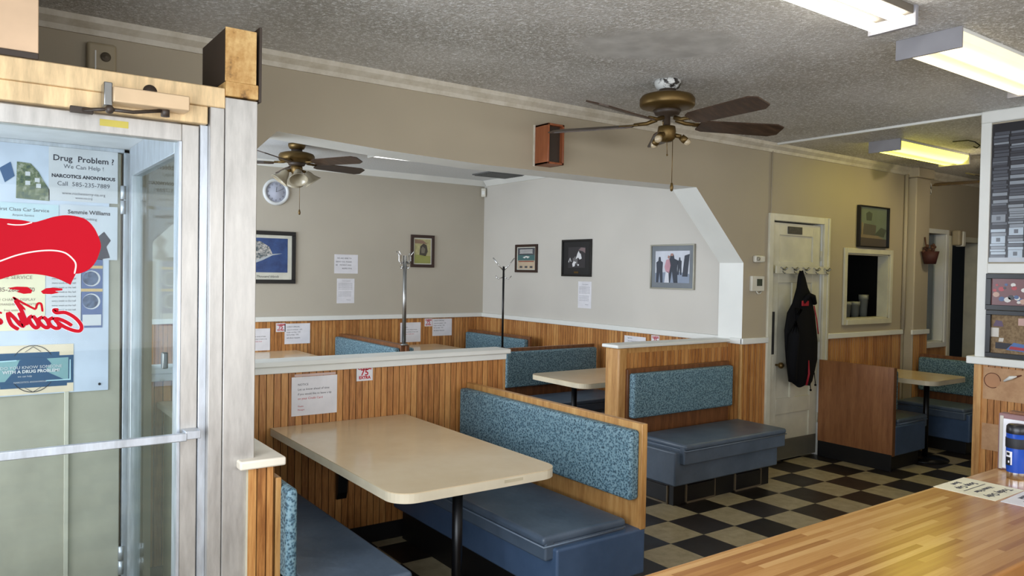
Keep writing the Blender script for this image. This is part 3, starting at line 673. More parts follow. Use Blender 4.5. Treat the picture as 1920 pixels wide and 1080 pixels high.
# clock
t = thing('wall_clock', 'round white wall clock on the alcove back wall', 'clock', (2.70, YC, 2.468))
RX = Matrix.Rotation(PI/2, 4, 'X')
MB().lathe([(.0, 0), (.14, 0), (.145, .012), (.135, .03), (.115, .032), (.108, .018), (.108, .008), (0, .008)], seg=40).xf(RX).build('rim', mat('clock_rim', (216, 218, 218), .3), t)
MB().lathe([(0, .009), (.108, .009), (.108, .011), (0, .011)], seg=40).xf(RX).build('dial', mat('clock_dial', (188, 192, 208), .4), t)
mb = MB()
for k in range(12):
    a = k*PI/6; text_into(mb, str(12 if k == 0 else k), .026, .086*math.sin(a), -.0115, .086*math.cos(a)-.009, 'CENTER')
mb.build('numerals', INK, t)
mb = MB(); mb.ribbon([(0, 0), (.006, .055)], .007, -.0135); mb.build('hour_hand', BLACK, t)
mb = MB(); mb.ribbon([(0, 0), (.072, .035)], .005, -.0145); mb.build('minute_hand', BLACK, t)

# ================================================================== ALCOVE corner sensor, vent, lamp
t = thing('motion_sensor', 'small white motion sensor high in the alcove corner', 'sensor', (XR-.02, YC-.02, 2.60), -PI/4); MB().box(-.03, .03, -.045, -.005, 0, .11, .01).build('case', WDEV, t); MB().box(-.02, .02, -.048, -.044, .03, .075, .002).build('lens', mat('lens_white', (232, 232, 228), .3), t)
t = thing('ceiling_vent', 'grey ceiling vent near the alcove corner', 'vent', (5.09, 7.42, 2.80))
mb = MB(); mb.box(-.24, .24, -.2, .2, -.012, 0, .002); mb.build('frame', mat('vent_grey', (110, 112, 112), .5, .3), t)
mb = MB()
for k in range(10): mb.box(-.22, .22, -.18+.038*k, -.165+.038*k, -.02, -.012)
mb.build('slats', MATS['vent_grey'], t)
# ------------------------------------------------------------------ ceiling lamps (their own light)
def diffuser(name, col, st):
    # ribbed plastic glowing most where the two tubes sit behind it
    def f(nt, b):
        v = coords(nt); sep = N(nt, 'ShaderNodeSeparateXYZ'); nt.links.new(v, sep.inputs[0])
        d = math_(nt, 'ABSOLUTE', math_(nt, 'SUBTRACT', math_(nt, 'ABSOLUTE', sep.outputs[1]), .07))
        g = math_(nt, 'POWER', 2.718, math_(nt, 'MULTIPLY', math_(nt, 'MULTIPLY', d, d), -900.0))
        e = math_(nt, 'ADD', math_(nt, 'MULTIPLY', g, .75), .25)
        e = math_(nt, 'MULTIPLY', e, math_(nt, 'ADD', math_(nt, 'MULTIPLY', noise(nt, coords(nt, (3, 40, 1)), 2, 3), .35), .8))
        nt.links.new(math_(nt, 'MULTIPLY', e, st), b.inputs['Emission Strength'])
    return mat(name, (225, 215, 190), .5, emit=col, estr=st, fn=f)
def tube_lamp(name, label, loc, L, W, mats, wrap, end, group, watts, col):
    t = thing(name, label, 'ceiling light', loc, 0, group)
    if wrap:
        MB().box(0, L, -W/2, W/2, -.02, 0, .003).build('base_pan', WHITE, t)
        prof = [(-W/2, -.02), (-W/2+.01, -.055), (-W/2+.05, -.085), (-.04, -.09), (0, -.078), (.04, -.09), (W/2-.05, -.085), (W/2-.01, -.055), (W/2, -.02)]
        MB().prism(prof, 0, .012, L-.012).build('diffuser', mats, t)
        mb = MB(); mb.box(-.004, .012, -W/2-.006, W/2+.006, -.096, 0, .002); mb.build('end_cap', end, t)
        mb = MB(); mb.box(L-.012, L+.004, -W/2-.006, W/2+.006, -.096, 0, .002); mb.build('end_cap', end, t)
    else:
        MB().box(0, L, -W/2, W/2, -.035, 0, .004).build('base_pan', mat('dusty_pan', (104, 96, 84), .6), t)
        for s in (-1, 1):
            MB().cyl((.03, s*W*.33, -.062), (L-.03, s*W*.33, -.062), .019, 16).build('tube', mats, t)
        mb = MB(); mb.box(L-.012, L+.01, -W/2-.01, W/2+.01, -.085, 0, .002); mb.build('end_cap', end, t)
        mb = MB(); mb.box(-.01, .012, -W/2-.01, W/2+.01, -.085, 0, .002); mb.build('end_cap', end, t)
    return t
ENDC = mat('lamp_end_grey', (150, 148, 152), .5)
tube_lamp('fluorescent_lamp', 'bare twin tube fluorescent fixture at the top of the photo', (2.02, 1.745, 2.80), 1.22, .19, lit('tube_cool', (1, .97, .88), 12), False, ENDC, 'ceiling fluorescents', 26, (1, .96, .86))
tube_lamp('fluorescent_lamp', 'wraparound warm white fluorescent fixture right of the bare tubes', (3.66, 1.80, 2.80), 1.25, .29, diffuser('diffuser_warm', (1, .84, .52), 3.4), True, ENDC, 'ceiling fluorescents', 24, (1, .86, .62))
tube_lamp('fluorescent_lamp', 'yellow glowing fluorescent fixture beyond the ceiling strip', (6.20, 3.38, 2.80), 1.22, .26, diffuser('diffuser_yellow', (1, .88, .08), 9.0), True, ENDC, 'ceiling fluorescents', 15, (1, .88, .42))
tube_lamp('fluorescent_lamp', 'thin white fluorescent fixture on the alcove ceiling', (3.08, 6.57, 2.80), 1.22, .2, lit('diffuser_white', (1, 1, .98), 3), True, WHITE, 'ceiling fluorescents', 6, (1, 1, .96))

# ------------------------------------------------------------------ ceiling fans
def fan(label, loc, phase, R, zb, kit, lampcol=None):
    t = thing('ceiling_fan', label, 'ceiling fan', loc, 0, 'ceiling fans')
    mb = MB(); mb.lathe([(0, 0), (.078, 0), (.078, -.02), (.066, -.045), (.03, -.06), (0, -.06)], seg=28); mb.build('canopy', BRASS if kit else mat('chipped_white', (200, 200, 196), .5, fn=f_blobs([(.42, (36, 30, 26)), (.5, (206, 206, 202))], 14)), t)
    MB().cyl((0, 0, -.05), (0, 0, -.085), .05).build('downrod', DBROWN, t)
    MB().lathe([(0, -.078), (.11, -.08), (.15, -.092), (.162, -.11), (.162, -.145), (.155, -.155), (.12, -.165), (.09, -.175), (0, -.178)], seg=40).build('motor_housing', BRASS, t)
    MB().lathe([(0, -.17), (.085, -.172), (.07, -.2), (.02, -.21), (.02, zb+.0), (0, zb)], seg=24).build('hub', DBROWN, t)
    for k in range(5):
        a = phase+72*k*PI/180
        rot = Matrix.Rotation(a, 4, 'Z') @ Matrix.Translation((0, 0, zb+.005)) @ Matrix.Rotation(math.radians(-17), 4, 'X')
        pts = [(.20, -.045), (.24, -.062), (R-.05, -.072), (R, -.045), (R, .045), (R-.05, .072), (.24, .062), (.20, .045)]
        MB().prism(pts, 2, -.004, .004).xf(rot).build('blade', BLADE, t)
        mb = MB(); mb.tube([(.06, 0, .03), (.12, 0, .01), (.2, 0, .007)], [.014, .012, .01], 8); mb.box(.17, .29, -.02, .02, .003, .009, .002); mb.xf(rot).build('blade_arm', BRASS, t)
    zk = zb-.01
    MB().lathe([(0, zk), (.05, zk), (.055, zk-.03), (.05, zk-.07), (.03, zk-.09), (0, zk-.095)], seg=24).build('switch_housing', BRASS, t)
    for k in range(4 if kit else 3):
        a = (1.35 if kit else .5)+k*2*PI/(4 if kit else 3)+(0 if kit else .9)
        d = Vector((math.cos(a), math.sin(a), 0)); p0 = d*.045+Vector((0, 0, zk-.05)); p1 = d*.085+Vector((0, 0, zk-.06))
        arm = MB().tube([p0, p1], .013, 8).build('lamp_arm', BRASS, t)
        rot = Matrix.Translation(p1) @ (d*(.55 if kit else .75)+Vector((0, 0, -.75 if kit else -.65))).to_track_quat('Z', 'Y').to_matrix().to_4x4()
        if kit:
            MB().lathe([(.02, 0), (.032, .02), (.04, .05), (.062, .085), (.072, .095), (.069, .096), (.058, .086), (.036, .05), (.028, .02), (.018, .003)], seg=20).xf(rot @ Matrix.Scale(1.2, 4)).build('lamp_shade', mat('amber_smoked_glass', (168, 158, 136), .2), arm)
        else:
            MB().lathe([(.0, 0), (.022, 0), (.026, .03), (.024, .045), (.02, .045), (.02, .01), (0, .01)], seg=18).xf(rot @ Matrix.Scale(.85, 4)).build('lamp_socket', BRASS, arm)
            MB().lathe([(0, .02), (.012, .022), (.024, .045), (.028, .06), (.02, .08), (0, .086)], seg=16).xf(rot @ Matrix.Scale(.8, 4)).build('bulb', lampcol if (lampcol and k == 1) else mat('bulb_glass', (176, 160, 132), .15), arm)
    mb = MB(); mb.tube([(.02, -.03, zk-.08), (.02, -.03, -.60)], .0022, 6); mb.lathe([(0, -.655), (.008, -.65), (.011, -.63), (.006, -.605), (0, -.6)], (.02, -.03, 0), 12); mb.build('pull_chain', BRASS, t)
    mb = MB(); mb.tube([(-.03, -.03, zk-.07), (-.03, -.035, zk-.17)], .0022, 6); mb.ball((-.03, -.035, zk-.175), .006); mb.build('pull_chain', BRASS, t)
    return t
fan('brass ceiling fan with bare bulbs and chipped white canopy, below the main ceiling', (3.38, 3.17, 2.80), math.radians(48), .74, -.26, False, None)
fan('brass ceiling fan with glass shades, inside the alcove beside the clock', (2.48, 6.91, 2.80), math.radians(10), .72, -.185, True)
fan('dark ceiling fan mostly hidden behind the return wall', (7.62, 2.95, 2.80), math.radians(100), .66, -.25, False, lit('lit_bulb', (1, .82, .5), 60))
fl = bpy.data.lights.new('fan_bulb_light', 'POINT'); fl.energy = 14; fl.color = (1, .86, .6); fl.shadow_soft_size = .03
fo = bpy.data.objects.new('fan_bulb_light', fl); C.objects.link(fo); fo.location = (7.62, 2.95, 2.42)
t = thing('ceiling_hook', 'thin wire hook on the ceiling by the yellow lamp', 'hook', (6.66, 2.93, 2.80))
mb = MB(); mb.tube([(.0, .12, -.004), (0, 0, -.008), (-.02, -.06, -.03), (0, -.09, -.06), (.02, -.06, -.075), (.03, -.03, -.06)][::-1], .005, 6); mb.build('wire', BMET, t)

# ================================================================== BOOTH BENCHES (local: back plane y=0, faces -y, x from 0 to W)
def bench(name, label, loc, rotz, W, D, zp=.925, zs=.47, zb=.19, wood=OAK, cushW=None, bricks=False, group='booth benches', cush_t=.062, panel_z0=.41, px0=0., flap=.11, lid=(.01, -.03), sidebrick=False):
    t = thing(name, label, 'bench', loc, rotz, group)
    MB().box(px0, W, -.036 if px0 == 0 else -.022, 0, panel_z0, zp, .003).build('back_panel', wood, t)
    mb = MB(); c0 = max(.015, px0-.07); c1 = W-.015
    mb.box(c0, c1, -.036-cush_t if px0 == 0 else -.022-cush_t, -.034 if px0 == 0 else -.02, zp-.37, zp-.03, .018, 4); mb.build('back_cushion', FABRIC, t)
    mb = MB(); mb.box(.0, W, -D+.055, 0 if panel_z0 > .3 else -.036, zb, zs-.055, .012, 3); mb.build('seat_base', VINYLB if rotz != 0 else VINYL, t)  # turned benches get the copy with daylight in its colour
    mb = MB()
    mb.box(lid[0], W+lid[1], -D, -.10, zs-.042, zs, .018, 4)
    mb.box(lid[0], W+lid[1], -D+.012, -D+.065, zs-flap, zs-.02, .01, 3)
    mb.box(lid[0]+.002, W+lid[1]-.002, -D+.02, -.10, zs-.062, zs-.035, .006, 2)
    mb.build('seat_cushion', VINYL, t)
    sc = bpy.data.objects[[o.name for o in kids(t) if o.name.startswith('seat_cushion')][0]]
    mb = MB(); mb.tube([(lid[0]+.002, -.12, zs-.044), (lid[0]+.002, -D+.004, zs-.044), (W+lid[1], -D+.004, zs-.044), (W+lid[1], -.12, zs-.044)], .0045, 6); mb.build('piping', mat('highlit_piping', (112, 126, 142), .4), sc)  # welt along the lid, its paler colour carries the edge highlight
    mb = MB().mi(0); mb.box(.04, W-.05, -D+.10, -.03, 0, zb, .002)
    if bricks:
        mb.mi(1)
        for x in (.17, .72): mb.box(x, x+.3, -D+.085, -D+.11, .015, zb-.02, .002)
        mb.box(.03, .05, -D+.16, -D+.40, .015, zb-.02, .002)
        mb.mi(2)
        mb.box(.028, .05, -D+.15, -D+.16, .01, zb-.015); mb.box(.028, .05, -D+.15, -D+.40, 0, .012)
        for x in (.17, .72):
            mb.box(x-.012, x, -D+.088, -D+.112, .01, zb-.012); mb.box(x+.3, x+.312, -D+.088, -D+.112, .01, zb-.012); mb.box(x, x+.3, -D+.088, -D+.112, .0, .015)
    mb.build('plinth', [BLACK, mat('dark_vent_block', (40, 34, 28), .6), mat('worn_vent_rim', (104, 92, 72), .6)], t)
    return t
# B1: big near bench facing -x, back against x=2.70
bench('booth_bench', 'large blue booth bench with light oak back, right of the near table', (2.70, 4.215, 0), R_W, 1.60, .61)
# B2: faces the room, against the right divider
bench('booth_bench', 'dark blue booth bench against right divider, standing on black block plinth', (4.075, 4.205, 0), 0, 1.19, .585, zp=.93, zs=.45, zb=.15, wood=BROWN, bricks=True, flap=.145, lid=(.05, .035))
# B0: behind the half wall at the near left
bench('booth_bench', 'blue booth seat at lower left, between the entrance post and near table', (.932, 2.62, 0), PI/2, 1.59, .50, zp=.875, zs=.47, zb=.19, cush_t=.040, px0=.16)
# alcove
bench('booth_bench', 'dark teal booth bench facing the camera in the alcove behind the divider gap', (4.13, 5.95, 0), 0, 1.17, .60, wood=BROWN)
bench('booth_bench', 'dark booth seat in alcove hidden behind right divider', (5.33, 4.335, 0), PI, 1.22, .50, wood=BROWN, panel_z0=.40)
bench('booth_bench', 'blue booth bench in the alcove corner facing left', (5.20, YC-.02, 0), R_W, 1.27, .60, wood=BROWN)
bench('booth_bench', 'blue booth bench in alcove with steel coat stand at its end', (3.47, YC-.02, 0), R_W, 1.50, .60, wood=BROWN)
bench('booth_bench', 'dark booth bench in alcove backing onto the blue bench by the steel coat stand', (3.475, 6.60, 0), PI/2, 1.50, .55, wood=BROWN)
bench('booth_bench', 'dark blue booth bench farthest away under the rear window, facing left', (8.10, YW-.12, 0), R_W, .68, .50, zp=.88, zs=.44, zb=.12, wood=BROWN)
t = bench('booth_bench', 'booth bench showing its flat brown veneer back right of the white door', (6.43, 3.36, 0), PI/2, .70, .61, zp=.89, zs=.44, zb=.13, wood=BROWN, panel_z0=.13)
MB().box(0, .70, 0, .016, .145, .893, .002).build('veneer_back', PANEL, t)
MB().box(0.01, .70, -.02, .008, 0, .145, .002).build('kick_board', BLACK, t)

# ================================================================== TABLES (local: attached at y=0, sticks out towards -y)
def table(label, loc, rotz, W, L, z=.76, r=.10, post=True, bracket=False):
    t = thing('booth_table', label, 'table', loc, rotz, 'cream laminate booth tables')
    pts = [(-W/2, 0), (W/2, 0)]
    for k in range(9):
        a = -k*PI/16; pts.append((W/2-r+r*math.cos(a), -L+r+r*math.sin(a)))
    for k in range(9):
        a = -PI/2-k*PI/16; pts.append((-W/2+r+r*math.cos(a), -L+r+r*math.sin(a)))
    MB().prism(pts, 2, z-.004, z).build('tabletop', LAM, t)
    cx = lambda p, s: (p[0]*s, p[1])
    MB().prism(pts, 2, z-.042, z-.004).build('edge_band', LAME, t)
    mb = MB(); mb.cyl((0, -L+.22, .02), (0, -L+.22, z-.042), .024, 16); mb.build('post', BMET, t)
    mb = MB(); mb.lathe([(0, 0), (.2, 0), (.2, .01), (.03, .03), (0, .03)], (0, -L+.22, 0), 28); mb.build('foot', BMET, t)
    mb = MB(); mb.box(-.2, .2, -L+.1, -L+.34, z-.052, z-.042, .002); mb.build('mounting_plate', BMET, t)
    if bracket:
        mb = MB(); mb.prism([(0, z-.042), (-.32, z-.042), (-.30, z-.075), (-.05, z-.11), (-.03, .34), (-.015, .30), (0, .30)], 0, -.03, .03); mb.build('wall_bracket', BMET, t)
    return t
t = table('large near cream table between the two light oak benches', (1.80, 4.215, 0), 0, .84, 1.53, bracket=True)
mb = MB(); mb.box(.10, .20, -1.531, -1.5295, .735, .748); mb.build('edge_tag', mat('scratched_tag', (190, 178, 150), .5), t)
table('cream table in the alcove seen through the divider gap', (XR-.01, 4.99, 0), R_W, .74, 1.34)
table('cream alcove table nearest to the entrance post', (2.55, YC-.015, 0), 0, .78, 1.15)
table('cream alcove table under the corner menu sheets', (4.30, YC-.015, 0), 0, .78, 1.2)
table('small cream table at the rear right booth', (7.17, YW-.01, 0), 0, .66, .84)

# ================================================================== COAT STANDS
t = thing('coat_stand', 'thick brushed steel coat stand in the middle of the alcove', 'coat rack', (3.46, 6.62, .925))
MB().cyl((0, 0, -.0), (0, 0, .87), .019, 16).build('pole', STEEL, t)
MB().lathe([(0, 0), (.04, 0), (.04, .012), (.019, .016)], seg=20).build('flange', STEEL, t)
for k in range(4):
    a = k*PI/2+.5; d = Vector((math.cos(a), math.sin(a), 0)); u = Vector((0, 0, 1))
    MB().tube([d*.015+u*.82, d*.05+u*.79, d*.07+u*.82, d*.065+u*.87, d*.10+u*.91], .005, 7).build('hook', CHROME, t)
    MB().tube([d*.015+u*.77, d*.04+u*.745, d*.055+u*.765], .004, 7).build('hook', CHROME, t)
t = thing('coat_stand', 'slim dark coat stand with forked top on the alcove bench end', 'coat rack', (4.147, 5.932, .925))
MB().cyl((0, 0, 0), (0, 0, .78), .010, 12).build('pole', BMET, t)
MB().lathe([(0, 0), (.028, 0), (.028, .012), (.01, .016)], seg=20).build('flange', BMET, t)
for s in (-1, 1):
    MB().tube([(0, 0, .74), (.04*s, -.025*s, .79), (.085*s, -.055*s, .86)], .006, 7).build('hook', CHROME, t)
    MB().tube([(0, 0, .68), (.04*s, -.03*s, .66), (.06*s, -.045*s, .69)], .005, 7).build('hook', CHROME, t)

# ================================================================== HEADER WALL BITS
t = thing('wall_box', 'open reddish wooden box mounted high on header wall left of near fan', 'box', (3.085, YW, 2.365))
WOODR = mat('reddish_wood', (150, 86, 52), .45, fn=f_wood((158, 92, 56), (146, 82, 48), (120, 62, 36)))
mb = MB(); mb.box(0, .012, -.15, 0, 0, .265, .002); mb.box(.12, .135, -.15, 0, 0, .265, .002); mb.box(0, .135, -.15, 0, 0, .014, .002); mb.box(0, .135, -.15, 0, .252, .265, .002); mb.build('cabinet', WOODR, t)
mb = MB(); mb.box(.012, .12, -.12, -.108, .014, .252); mb.build('grille', DBROWN, t)
mb = MB(); mb.box(-.012, 0, -.012, 0, -.005, .27, .002); mb.build('back_strip', CROWN, t)
t = thing('wall_sounder', 'beige alarm sounder high on the wall above the entrance frame', 'alarm', (.515, YW, 2.56))
BEIGE = mat('beige_plastic', (170, 156, 128), .5)
MB().box(-.062, .062, -.04, 0, 0, .13, .014, 3).build('case', BEIGE, t)
MB().lathe([(0, 0), (.022, 0), (.022, .006), (.012, .004), (.008, .010), (0, .012)], seg=20).xf(RX).build('speaker', mat('dark_beige', (92, 82, 66), .5), t).location = (.015, -.04, .065)
MB().box(-.03, -.024, -.043, -.039, .0, .09).build('paint_drip', WHITE, t); 
t = thing('emergency_light', 'beige twin emergency light box above the rear doorway corner', 'light', (8.97, YW-.02, 2.03))
MB().box(-.075, .0, -.09, 0, .0, .17, .02, 3).build('case', BEIGE, t); MB().box(-.01, .055, -.10, -.01, -.01, .16, .015, 3).build('cover', WDEV, t)
t = thing('flower_basket', 'dark red hanging basket with dried flowers on the column', 'basket', (8.12, YW-.17, 1.81))
DR = mat('dark_red_wicker', (66, 26, 20), .7)
MB().lathe([(0, 0), (.055, 0), (.085, .13), (.078, .13), (.05, .01), (0, .01)], seg=20).build('basket', DR, t)
mb = MB()
for k in range(16):
    a = random.uniform(0, 2*PI); r = random.uniform(.02, .10); z = random.uniform(.12, .2); mb.ball((r*math.cos(a), r*math.sin(a)*.8, z), random.uniform(.012, .022))
mb.tube([(0, .03, .13), (0, .05, .22), (.005, .06, .28)], .008, 6); mb.build('dried_flowers', mat('dried_flowers', (84, 52, 34), .8), t)
t = thing('scroll_bracket', 'white scroll ornament near the ceiling beyond the column', 'ornament', (8.35, YW, 2.62))
mb = MB()
for s, x in ((1, 0), (1, .06)):
    mb.tube([(x+.025*math.cos(a), -.01, .03*math.sin(a)+.03) for a in [PI*.9-k*PI/5 for k in range(7)]], .006, 6); mb.tube([(x+.025*math.cos(a), -.01, .03*math.sin(a)-.03) for a in [PI*.5-k*PI/5 for k in range(7)]], .006, 6)
mb.build('scrolls', WHITE, t)

# ================================================================== RETURN WALL PICTURES (x = X3)
def wy(y): return (X3+.004, y)
MONEY = mat('money_print', (90, 94, 100), .3)
t = thing('money_poster', 'tall grey poster of stacked banknotes on the return wall', 'poster', (X3+.004, 1.85, 1.775), R_W)
W_ = .96; H_ = .93
MB().box(-W_/2, W_/2, -.008, 0, 0, H_).build('backing', mat('poster_dark', (44, 42, 46), .25), t)
pm = [mat('note_a', (104, 108, 116), .25), mat('note_b', (142, 148, 156), .25), mat('note_c', (82, 84, 92), .25), mat('note_d', (180, 192, 204), .25), mat('note_e', (66, 66, 72), .25)]
mb = MB(); rnd = random.Random(3)
for cidx in range(9):
    x = -W_/2+.01+cidx*.105; top = H_-.06-rnd.uniform(0, .06)
    z = .03
    while z < top:
        h = rnd.uniform(.012, .028); j = rnd.uniform(-.006, .006)
        if z < .30 and rnd.random() < .3:
            mb.mi(3 if z < .2 else 1).box(x+j, x+.085+j, -.0100, -.009, z, z+.05); mb.mi(0).box(x+.03+j, x+.055+j, -.0105, -.010, z+.012, z+.038); z += .052
        else:
            mb.mi(rnd.choice((0, 1, 2, 2, 4)) if z > .22 else rnd.choice((1, 3, 0))).box(x+j, x+.09+j, -.0096, -.008, z, z+h*.8); z += h
mb.build('banknotes', pm, t)
mb = MB(); mb.box(-W_/2, W_/2, -.012, -.008, 0, .03); mb.build('torn_lower_edge', mat('pale_edge', (190, 196, 204), .4), t)
def d_party(mb, X, Zf):
    r2 = random.Random(5)
    for k in range(26):
        u = r2.uniform(.04, .9); v = r2.uniform(.05, .8); s = r2.uniform(.025, .07); poly(mb, X, Zf, r2.choice((1, 2, 3, 4, 5)), [(u+s*math.cos(a)*.7, v+s*1.5*math.sin(a)) for a in [q*PI/4 for q in range(8)]], 1+k % 4)
frame_pic('framed_group_photograph', 'black framed colourful group photograph below the banknote poster', 'picture', (X3+.004, 2.08, 1.452), R_W, .52, .245, .034, DF, (0, 1, 0, 1), MOUNTW,
          [mat('g_maroon', (110, 62, 62), .3), mat('g_skin', (190, 150, 130), .3), mat('g_white', (214, 210, 204), .3), mat('g_red', (170, 40, 48), .3), mat('g_blue', (60, 84, 130), .3), mat('g_dark', (44, 36, 38), .3)], d_party)
def d_cork(mb, X, Zf):
    poly(mb, X, Zf, 1, [(.0, .42), (.1, .42), (.1, .66), (0, .66)], 1); poly(mb, X, Zf, 2, [(.02, .7), (.16, .7), (.14, .84), (.06, .86)], 2); poly(mb, X, Zf, 3, [(.06, .12), (.5, .1), (.5, .26), (.06, .28)], 1)
    poly(mb, X, Zf, 4, [(.2, .1), (.55, .06), (.6, .22), (.3, .3)], 2); poly(mb, X, Zf, 5, [(.24, .12), (.5, .1), (.5, .17), (.26, .2)], 3); poly(mb, X, Zf, 1, [(.1, .3), (.16, .3), (.17, .4), (.11, .4)], 2); poly(mb, X, Zf, 6, [(.35, .75), (.5, .75), (.5, .95), (.35, .93)], 1)
frame_pic('framed_corkboard', 'black framed cork board with cards and toy trucks above the white ledge', 'notice board', (X3+.004, 2.07, 1.134), R_W, .52, .316, .03, DF, (0, 1, 0, 1), MOUNTW,
          [mat('cork', (128, 106, 78), .8, fn=f_blobs([(.4, (112, 90, 64)), (.6, (140, 118, 88))], 60)), mat('card_white', (206, 200, 190), .5), mat('card_plum', (92, 72, 96), .5), mat('toy_dark', (38, 36, 44), .5), mat('toy_blue', (70, 104, 160), .4), mat('toy_red', (160, 36, 48), .4), mat('card_pink', (196, 160, 150), .5)], d_cork, depth=.03)
TAN = mat('tan_cardboard', (186, 146, 106), .6, fn=f_blobs([(.35, (172, 130, 92)), (.65, (192, 152, 112))], 10))
tag(MB().box(0, 1.6, -.003, -.0005, .845, 1.062).build('wall_patch', TAN, loc=(X3-.003, 2.342, 0), rotz=R_W), 'tan board patch right under the white ledge of the return wall', 'wall patch')
tag(MB().box(0, .115, -.003, -.0005, .50, .68).build('wall_patch', TAN, loc=(X3-.003, 2.342, 0), rotz=R_W), 'small tan patch on the lower beadboard of the return wall', 'wall patch')
t = thing('peeling_sticker', 'round brown outlined sticker on the tan patch', 'sticker', (X3-.0062, 2.285, .975), R_W)
MB().prism([(.05*math.cos(a), .05*math.sin(a)) for a in [q*PI/12 for q in range(24)]], 1, -.0008, 0).build('film', mat('sticker_tan', (178, 128, 88), .5), t)
mb = MB(); mb.tube([(.05*math.cos(a), -.001, .05*math.sin(a)) for a in [q*PI/12 for q in range(21)]], .0025, 5); mb.build('torn_rim', mat('sticker_brown', (96, 46, 26), .6), t)
t = thing('peeling_sticker', 'curled white sticker beside the round one on tan patch', 'sticker', (X3-.0062, 2.17, 1.0), R_W)
mb = MB().mi(0); mb.tube([(-.04, -.012, -.02), (0, -.016, .008), (.035, -.01, .02)], [.006, .014, .004], 8); mb.mi(1).tube([(-.01, -.004, .0), (.06, -.002, .03)], [.012, .004], 6); mb.build('film', [WHITE, MATS['sticker_brown']], t)

# ================================================================== COUNTER AND ITEMS
t = thing('counter', 'butcher block counter across the lower right corner', 'counter', (1.0, .84, 0))
MB().box(0, 3.72, 0, .50, .855, .90, .008, 3).build('worktop', COUNTER, t)
mb = MB(); mb.bead(.06, 3.6, .1, .855, .02, off=520); mb.box(.06, 3.6, .03, .44, .0, .855); mb.build('cabinet', BEAD, t)
CR = mat('cream_paper', (242, 236, 208), .45)
def flatsheet(label, loc, rz, W, L, lines, paper):
    t = thing('counter_menu', label, 'menu', loc, rz, 'menu sheets taped on the counter')
    MB().box(-W/2, W/2, -L/2, L/2, .0003, .0012).build('paper', paper, t)
    mb = MB()
    for (txt, size, x, y) in lines: text_into(mb, txt, size, x, 0, y, 'CENTER', bold=.0008)
    mb.xf(Matrix.Translation((0, 0, .0016)) @ Matrix.Rotation(-PI/2, 4, 'X')); mb.build('lettering', INK, t)
LN = [('Today Only', .036, .0, .055), ('Home Fries', .026, 0, .01), ('___________', .03, 0, -.01), ('Soup Cup', .034, 0, -.05), ('Bowl', .026, 0, -.085)]
flatsheet('cream menu sheet taped at the far edge of the counter', (2.965, 1.235, .90), PI+.0, .235, .205, LN, CR)
flatsheet('white menu sheet on the counter closer to the photo edge', (2.98, 1.02, .90), PI+.04, .24, .21, LN, PAPER)
t = thing('tumbler', 'blue insulated tumbler with black lid on the counter', 'tumbler', (3.245, 1.222, .90))
TB = mat('blue_enamel', (26, 72, 168), .25); 
MB().lathe([(0, 0), (.030, 0), (.0315, .004), (.0325, .026)], seg=36).build('steel_base', CHROME, t)
MB().lathe([(.0325, .026), (.0345, .05), (.0355, .12), (.036, .172), (.0, .172)], seg=36).build('body', TB, t)
MB().lathe([(.0368, .118), (.0372, .12), (.0376, .153), (.0368, .155)], seg=36).build('grip_band', mat('black_grip', (24, 24, 28), .6), t)
MB().lathe([(.0355, .172), (.0365, .175), (.0355, .198), (.030, .205), (.0, .206)], seg=36).build('lid', mat('black_lid', (30, 30, 34), .3), t)
mb = MB().mi(0)
rr = .0362
def patch(m, a0, a1, z0, z1, r):
    mb.mi(m); n = 6
    for k in range(n):
        A = a0+(a1-a0)*k/n; B = a0+(a1-a0)*(k+1)/n
        mb.quad([(r*math.cos(A), r*math.sin(A), z0), (r*math.cos(B), r*math.sin(B), z0), (r*math.cos(B), r*math.sin(B), z1), (r*math.cos(A), r*math.sin(A), z1)])
patch(0, 2.35, 3.1, .055, .105, rr); patch(1, 2.35, 2.95, .052, .083, rr+.0005); patch(1, 2.45, 2.85, .09, .100, rr+.0005); patch(0, 2.7, 2.85, .062, .07, rr+.001)
mb.build('label', [PAPER, BLACK], t)
t = thing('napkin_holder', 'white fronted brown edged menu holder behind the tumbler', 'holder', (3.36, 1.205, .90), R_W)
mb = MB(); mb.box(-.125, .16, -.012, .03, .0, .225, .006); mb.build('case', mat('mauve_brown', (138, 104, 104), .5), t)
MB().box(-.105, .15, -.018, -.012, .008, .205, .003).build('front_card', mat('bright_card', (232, 232, 236), .4), t)
MB().box(-.118, -.105, -.016, -.011, .004, .215, .002).build('grey_strip', mat('worn_grey', (190, 184, 172), .5), t)
MB().box(-.09, .15, -.004, .028, .225, .236, .002).build('menu_edges', BROWN, t)

# ================================================================== NEAR LEFT HALF WALL
mb = MB(); mb.mi(0).bead(0, .095, .1, .925, 0, pitch=.034, off=3); mb.mi(1).box(0, .095, .004, 1.44, 0, .925)
struct(mb.build('wall_booth_end', [BEAD, mat('cream_panel', (214, 204, 176), .6)], loc=(.83, 2.775, 0)))
struct(MB().box(.795, .962, 2.752, 4.22, .925, .957, .007).build('trim_20', mat('warm_white_cap', (232, 222, 204), .4)))

